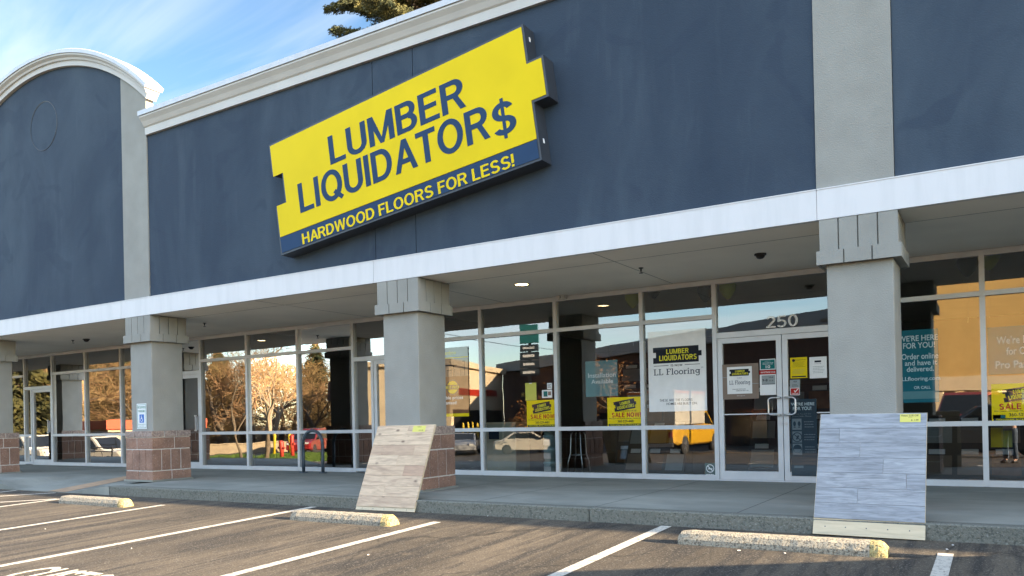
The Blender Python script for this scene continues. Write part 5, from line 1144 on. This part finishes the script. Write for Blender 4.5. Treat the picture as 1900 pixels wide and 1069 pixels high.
p = mpos(672, 56); vehicle('parked_car', 'bright red car mirrored beside the pale wood sample board', 'car', 'suv', p+Vector((0, -2, 0)), rad(35), rd2, 'vehicles across the lot')
p = mpos(966, 50); vehicle('parked_car', 'white sedan mirrored in the low window beside the tan counter', 'car', 'sedan', p+Vector((0, -1.2, 0)), rad(-25), wh, 'vehicles across the lot')
p = mpos(845, 52); vehicle('parked_car', 'silver car mirrored beside the stone base of the middle column', 'car', 'sedan', p+Vector((0, -1, 0)), rad(60), sil, 'vehicles across the lot')
a, b_ = mpos(1246, 37.5), mpos(1304, 41.5); d = (b_-a).normalized(); vehicle('box_truck', 'yellow truck with pale cargo box mirrored under the big white poster', 'truck', 'boxtruck', a+d*2.2+Vector((.5*d.y, -1.1*abs(d.x), 0)), face(a, b_), ye, 'vehicles across the lot', wh)
p = mpos(1790, 38); vehicle('delivery_van', 'tall red van mirrored right of the widest column', 'van', 'suv', p+Vector((0, -3, 0)), rad(100), rd2, 'vehicles across the lot').scale = (1.25, 1.1, 1.45)
p = mpos(1800, 33); vehicle('parked_car', 'black car mirrored low in front of the red van', 'car', 'suv', p+Vector((.4, 1.2, 0)), rad(175), bkp, 'vehicles across the lot')
vehicle('parked_car', 'dark sloping fronted van parked nose to the kerb right of the picture', 'car', 'van', (4.35, -3.42, gz(-3.42)), rad(90), bkp, 'vehicles across the lot')

# black railing
a, b_ = mpos(122, 44), mpos(207, 43); L = (b_-a).length; t = thing('metal_railing', 'black metal railing with upright bars mirrored before the white pickup', 'railing', a, face(a, b_))
mb = MB()
for z in (1.0, .82, .15): mb.tube([(0, 0, z), (L, 0, z)], .025, 6)
mb.build('rail', M['black'], t); mb = MB(); n_ = int(L/.28)
for i in range(n_): mb.tube([(i*.28, 0, .15), (i*.28, 0, .82)], .014, 4)
mb.build('bar_infill', M['black'], t)
for x in (0, L/2, L): mb = MB(); mb.tube([(x, .0, 0), (x, 0, 1.04)], .04, 6); mb.build('post', M['black'], t)

# ---- buildings across the lot
def building(name, label, a, b_, depth, h, wallm, roofm, roof_h=.6, over=.4, windows=(), band=None, cat='building'):
    """front wall from a to b (seen from the store), standing back by depth"""
    t = thing(name, label, cat, a, face(a, b_)); L = (b_-a).length; dd = depth if depth < 0 else -depth if (Vector((math.cos(face(a, b_)+1.571), math.sin(face(a, b_)+1.571), 0)).dot(Vector((0, 1, 0))) > 0) else depth
    y0, y1 = sorted((0, dd)); mb = MB(); mb.box(0, L, y0, y1, -.3, h); w = mb.build('wall', wallm, t)
    fr = -1 if dd > 0 else 1                      # outward side of the front
    mb = MB(); mb.box(-over, L+over, y0-over, y1+over, h, h+roof_h); mb.build('roof', roofm, t)
    for (x0, x1, z0, z1, mt, nm) in windows: mb = MB(); mb.box(L*x0, L*x1, fr*.0-.06, fr*.0+.06, z0, z1); o = mb.build(nm, mt, t)
    return t, L, fr
brn = mat('brown brick wall', (.095, .05, .038), .95, .15, 6, .3, 20); gry = mat('grey metal roof', (.22, .235, .25), .5, .08, 1, stretch=(6, 1, 1)); creamw = mat('cream shop wall', (.62, .50, .33), .9, .08, 1); ochre = mat('ochre stucco wall', (.52, .34, .12), .9, .08, .8); dk = mat('dark shopfront glass', (.02, .02, .022), .1, .1); greyw = mat('grey block wall', (.25, .265, .275), .9, .08, 1.5)
a, b_ = mpos(935, 88), mpos(1590, 50); t, L, fr = building('brick_store', 'long dark brown brick store with grey metal roof edge mirrored in the windows', a, b_, 7, 7.4, brn, gry, 1.0, .6, [(.06+.12*i, .06+.12*i+.07, -.2, 2.6, dk, 'shop_window') for i in range(7)])
for i in range(5): mb = MB(); mb.box(L*(.1+.17*i), L*(.1+.17*i)+.5, -.2 if fr < 0 else 0, 0 if fr < 0 else .2, 4.6, 5.0); mb.build('wall_lamp', M['warm_lamp'] if False else yel, t)
a, b_ = mpos(835, 68), mpos(934, 84); rz_c = face(a, b_); t, L, fr = building('cream_shop', 'cream gabled shop with small red letters mirrored beside the bamboo banner', a, b_, -10, 7.0, creamw, creamw, .5, .35, [(.05, .95, -.2, 3.2, dk, 'shop_window')])
mb = MB(); r = random.Random(2); x = L*.15
while x < L*.85: w_ = r.uniform(.25, .45); mb.box(x, x+w_, -.1, .1, 4.5, 5.1); x += w_+.12
mb.build('red_lettering', rd2, t)
a, b_ = mpos(652, 74), mpos(826, 76); building('grey_warehouse', 'plain grey block building with dark roof mirrored left of the middle column', a, b_, 12, 4.6, greyw, brn, 1.9, .3)
a, b_ = mpos(80, 84), mpos(205, 72); t, L, fr = building('red_banded_shop', 'low tan shop with a long orange red roof band mirrored in the far left windows', a, b_, 8, 2.1, creamw, mat('orange red fascia', (.60, .085, .025), .5, .05), .75, .25, [(.1, .3, .2, 1.6, dk, 'shop_window'), (.6, .75, .2, 1.6, dk, 'shop_window')])
# ochre arcade, front turned towards the low sun
a = mpos(1712, 44); ang = rad(-24); b_ = a+Vector((math.cos(ang), math.sin(ang), 0))*6.2
t = thing('ochre_arcade', 'tall ochre building with cream band and open porch mirrored right of the widest column', 'building', a, ang)
mb = MB(); mb.box(0, 6.2, -9, 0, 3.6, 9.0); mb.build('upper_wall', ochre, t); mb = MB(); mb.box(-.1, 6.3, -9.1, .1, 3.0, 3.7); mb.build('cream_band', creamw, t); mb = MB(); mb.box(-.15, 6.35, -9.15, .15, 9.0, 9.5); mb.build('parapet_cap', creamw, t)
for x in (.5, 5.7): mb = MB(); mb.box(x-.5, x+.5, -.9, .0, -.2, 3.0); mb.build('pier', creamw, t)
mb = MB(); mb.box(0, 6.2, -9, -5, -.2, 3.0); mb.build('porch_wall', brn, t)
for x in (1.6, 2.6, 3.6, 4.6): mb = MB(); mb.box(x, x+.35, -2.6, -2.4, 2.9, 2.98); mb.build('porch_lamp', M['warm_lamp'], t)
a = mpos(1838, 70); t = thing('ochre_shop', 'smaller ochre building with pale cornice mirrored at the right picture edge', 'building', a, rad(-24))
mb = MB(); mb.box(-1, 2.2, -8, 0, -.2, 8.0); mb.build('wall', ochre, t); mb = MB(); mb.box(-1.2, 2.4, -8.2, .2, 8.0, 8.6); mb.build('cornice', creamw, t); mb = MB(); mb.box(-.8, 2.0, -.05, .05, .2, 2.6); mb.build('shop_window', dk, t)
# copper leaved trees before the brick store
bare_tree(61, 6.6, 'tree holding dry copper leaves mirrored behind the teal installation notice', mpos(1130, 44), 'twig2', 5, spread=.62, fork=.3)
bare_tree(66, 5.2, 'smaller copper leaved tree mirrored left of the yellow sale poster', mpos(1000, 52), 'twig2', 4, spread=.6, fork=.3)
# tall pole sign
p = mpos(985, 62); t = thing('pole_sign', 'tall pole sign with stacked panels mirrored above the small shop cards', 'sign', p, rad(-18)); mb = MB(); mb.box(-.1, .1, -.1, .1, 0, 9.6); mb.build('pole', M['black'], t)
mb = MB(); mb.box(-.75, .75, -.2, .2, 8.2, 9.6); mb.build('panel', M['p_tealsign'], t)
for i in range(4): mb = MB(); mb.box(-.72, .72, -.18, .18, 7.5-.62*i, 8.05-.62*i); q = mb.build('panel', M['p_ink'], t); mb = MB(); mb.box(-.5, .4, .181, .19, 7.68-.62*i, 7.86-.62*i); mb.build('panel_print', M['p_white'], q)
# overhead wire between two poles
for u, l in ((790, 'wooden utility pole hidden behind the middle column'), (1560, 'wooden utility pole hidden behind the widest column')):
    p = mpos(u, 36); t = thing('utility_pole', l, 'pole', p, 0, 'utility poles across the lot'); mb = MB(); mb.tube([(0, 0, 0), (0, 0, 6.2)], [.14, .1], 8); mb.build('pole', M['bark'], t); mb = MB(); mb.box(-.7, .7, -.06, .06, 5.6, 5.75); mb.build('crossarm', M['bark'], t)
    if u == 790: e0 = p+Vector((0, 0, 5.78))
    else: e1 = p+Vector((0, 0, 5.78))
mb = MB(); mb.tube([e0.lerp(e1, i/16)+Vector((0, 0, -1.2*math.sin(math.pi*i/16))) for i in range(17)], .012, 4); tag(mb.build('overhead_wire', M['galv']), 'thin overhead wire slung between the utility poles, mirrored in the store windows', 'wire')

# ================================================================== the photographer behind the camera
def skin_obj(name, nodes, edges, mt, parent, sub=2, root=0):
    me = bpy.data.meshes.new(name); me.from_pydata([n[0] for n in nodes], edges, []); me.materials.append(mt); o = bpy.data.objects.new(name, me); COL.objects.link(o); o.parent = parent
    o.modifiers.new('skin', 'SKIN'); sv_ = me.skin_vertices[0].data
    for i, n in enumerate(nodes): rr = n[1]; sv_[i].radius = rr if isinstance(rr, tuple) else (rr, rr); sv_[i].use_root = (i == root)
    s_ = o.modifiers.new('smooth', 'SUBSURF'); s_.levels = sub; s_.render_levels = sub; o.modifiers['skin'].use_smooth_shade = True; return o
pp = Vector((CAM.x, CAM.y))-Vector((fw.x, fw.y))*.40
per = thing('person', 'person in dark jacket and jeans holding up a phone, mirrored at the right edge', 'person', (pp.x, pp.y, gz(pp.y)), YAW)
hz_ = CAM.z-gz(pp.y)
nodes = [((0, 0, .97), (.145, .10)), ((0, -.01, 1.16), (.13, .09)), ((0, 0, 1.38), (.155, .10)), ((0, .0, 1.52), (.06, .06)), ((0, .02, 1.59), (.055, .06)), ((0, .035, 1.66), (.068, .085)), ((0, .03, 1.74), (.076, .095)), ((0, .02, 1.81), (.05, .06))]
edges = [(0, 1), (1, 2), (2, 3), (3, 4), (4, 5), (5, 6), (6, 7)]
def addn(p, r_, fr): nodes.append((p, r_)); edges.append((fr, len(nodes)-1)); return len(nodes)-1
for s_ in (-1, 1):
    sh_ = addn((s_*.18, -.01, 1.45), .062, 2); el = addn((s_*.27, .06, 1.20), .045, sh_); wr = addn((s_*.115, .29, hz_-.06), .027, el); pm_ = addn((s_*.098, .345, hz_-.02), (.020, .034), wr)
    for k, (dz, L_) in enumerate(((.030, .05), (.012, .058), (-.008, .054), (-.028, .042))):
        f1 = addn((s_*.092, .382, hz_+dz), .0085, pm_); f2 = addn((s_*.078, .392+.002*k, hz_+dz+.002), .008, f1); addn((s_*(.078-L_*.5), .394, hz_+dz+.001), .007, f2)
    t1 = addn((s_*.085, .340, hz_+.012), .0105, pm_); t2 = addn((s_*.068, .352, hz_+.024), .0095, t1); addn((s_*.048, .358, hz_+.022), .008, t2)
    hp = addn((s_*.10, 0, .90), .085, 0); kn = addn((s_*.11, .02, .50), .055, hp); an = addn((s_*.115, -.02, .10), .04, kn); addn((s_*.13, .13, .045), (.035, .03), an)
skin_m = mat('skin', (.48, .27, .19), .5, .06); jean = mat('blue denim', (.05, .075, .12), .85, .2, 20); jack = mat('dark jacket cloth', (.03, .032, .038), .85, .15, 12); hairm = mat('brown hair', (.05, .03, .018), .6, .25, 30)
skin_obj('body', nodes, edges, skin_m, per)
jn = [((0, 0, .93), (.165, .125)), ((0, -.01, 1.16), (.155, .12)), ((0, 0, 1.38), (.175, .125)), ((0, .0, 1.50), (.085, .08))]; je = [(0, 1), (1, 2), (2, 3)]
for s_ in (-1, 1): i0 = len(jn); jn += [((s_*.19, -.01, 1.44), .08), ((s_*.275, .06, 1.20), .062), ((s_*.135, .262, hz_-.072), .043)]; je += [(2, i0), (i0, i0+1), (i0+1, i0+2)]
skin_obj('jacket', jn, je, jack, per, 2, 2)
tn = [((0, 0, .98), (.16, .115))]; te = []
for s_ in (-1, 1): i0 = len(tn); tn += [((s_*.10, 0, .86), .10), ((s_*.11, .02, .50), .075), ((s_*.115, -.015, .08), .065)]; te += [(0, i0), (i0, i0+1), (i0+1, i0+2)]
skin_obj('trousers', tn, te, jean, per)
for s_ in (-1, 1): skin_obj('shoe', [((s_*.115, -.06, .045), (.042, .042)), ((s_*.12, .05, .045), (.048, .042)), ((s_*.13, .17, .035), (.042, .03))], [(0, 1), (1, 2)], M['black'], per)
mb = MB(); mb.sphere((0, .008, 1.755), .098, 16, 12, (.92, 1.08, 1.0)); mb.v = [(x, y - max(0, (1.74-z))*.9, z if z > 1.68 else 1.68-(1.68-z)*.3) for x, y, z in mb.v]; mb.build('hair', hairm, per, smooth=True)
mb = MB(); mb.sphere((-.03, .122, 1.715), .011, 8, 6); mb.sphere((.03, .122, 1.715), .011, 8, 6); mb.build('eyes', M['black'], per)
mb = MB(); mb.loft([[(-.012, .118, 1.715), (.012, .118, 1.715), (0, .126, 1.715)], [(-.018, .115, 1.672), (.018, .115, 1.672), (0, .148, 1.676)]]); mb.build('nose', skin_m, per, smooth=True)
mb = MB(); mb.box(-.024, .024, .112, .121, 1.638, 1.648); mb.build('mouth', mat('lips', (.36, .13, .11), .5), per, bevel=.003)
for s_ in (-1, 1): mb = MB(); mb.sphere((s_*.080, .02, 1.70), .03, 8, 6, (.35, .7, 1.1)); mb.build('ear', skin_m, per, smooth=True)
ph = CAM-fw*.03
t = thing('phone', 'thin black phone held sideways by the photographer', 'phone', ph, YAW); mb = MB(); mb.rbox(-.078, .078, -.0045, .0045, -.037, .037, .003); mb.build('case', M['black'], t); mb = MB(); mb.box(-.072, .072, -.006, -.0047, -.033, .033); mb.build('screen', glassv, t)
# loose bits on the asphalt
mb = MB(); r = random.Random(12); wht = mat('paper scraps', (.6, .58, .54), .9, .1)
for u, v in ((1347, 1011), (1371, 1022), (1463, 1021), (1456, 1027), (1768, 1012), (1757, 1020), (683, 1030), (244, 1018), (84, 982), (905, 958)):
    z = 0.0
    for _ in range(20): p = at(u, v, Z=z); z = gz(p.y)
    s_ = r.uniform(.008, .017); a = r.uniform(0, 3); d = Vector((math.cos(a), math.sin(a), 0))*s_; e_ = Vector((-d.y, d.x, 0))*.45
    mb.loft([[p-d-e_+Vector((0, 0, h_)), p+d-e_+Vector((0, 0, h_)), p+d*.8+e_+Vector((0, 0, h_)), p-d*.7+e_*1.2+Vector((0, 0, h_))] for h_ in (.001, .007)])
tag(mb.build('litter', wht), 'tiny pale scraps scattered on the asphalt', 'litter', None, 'stuff')
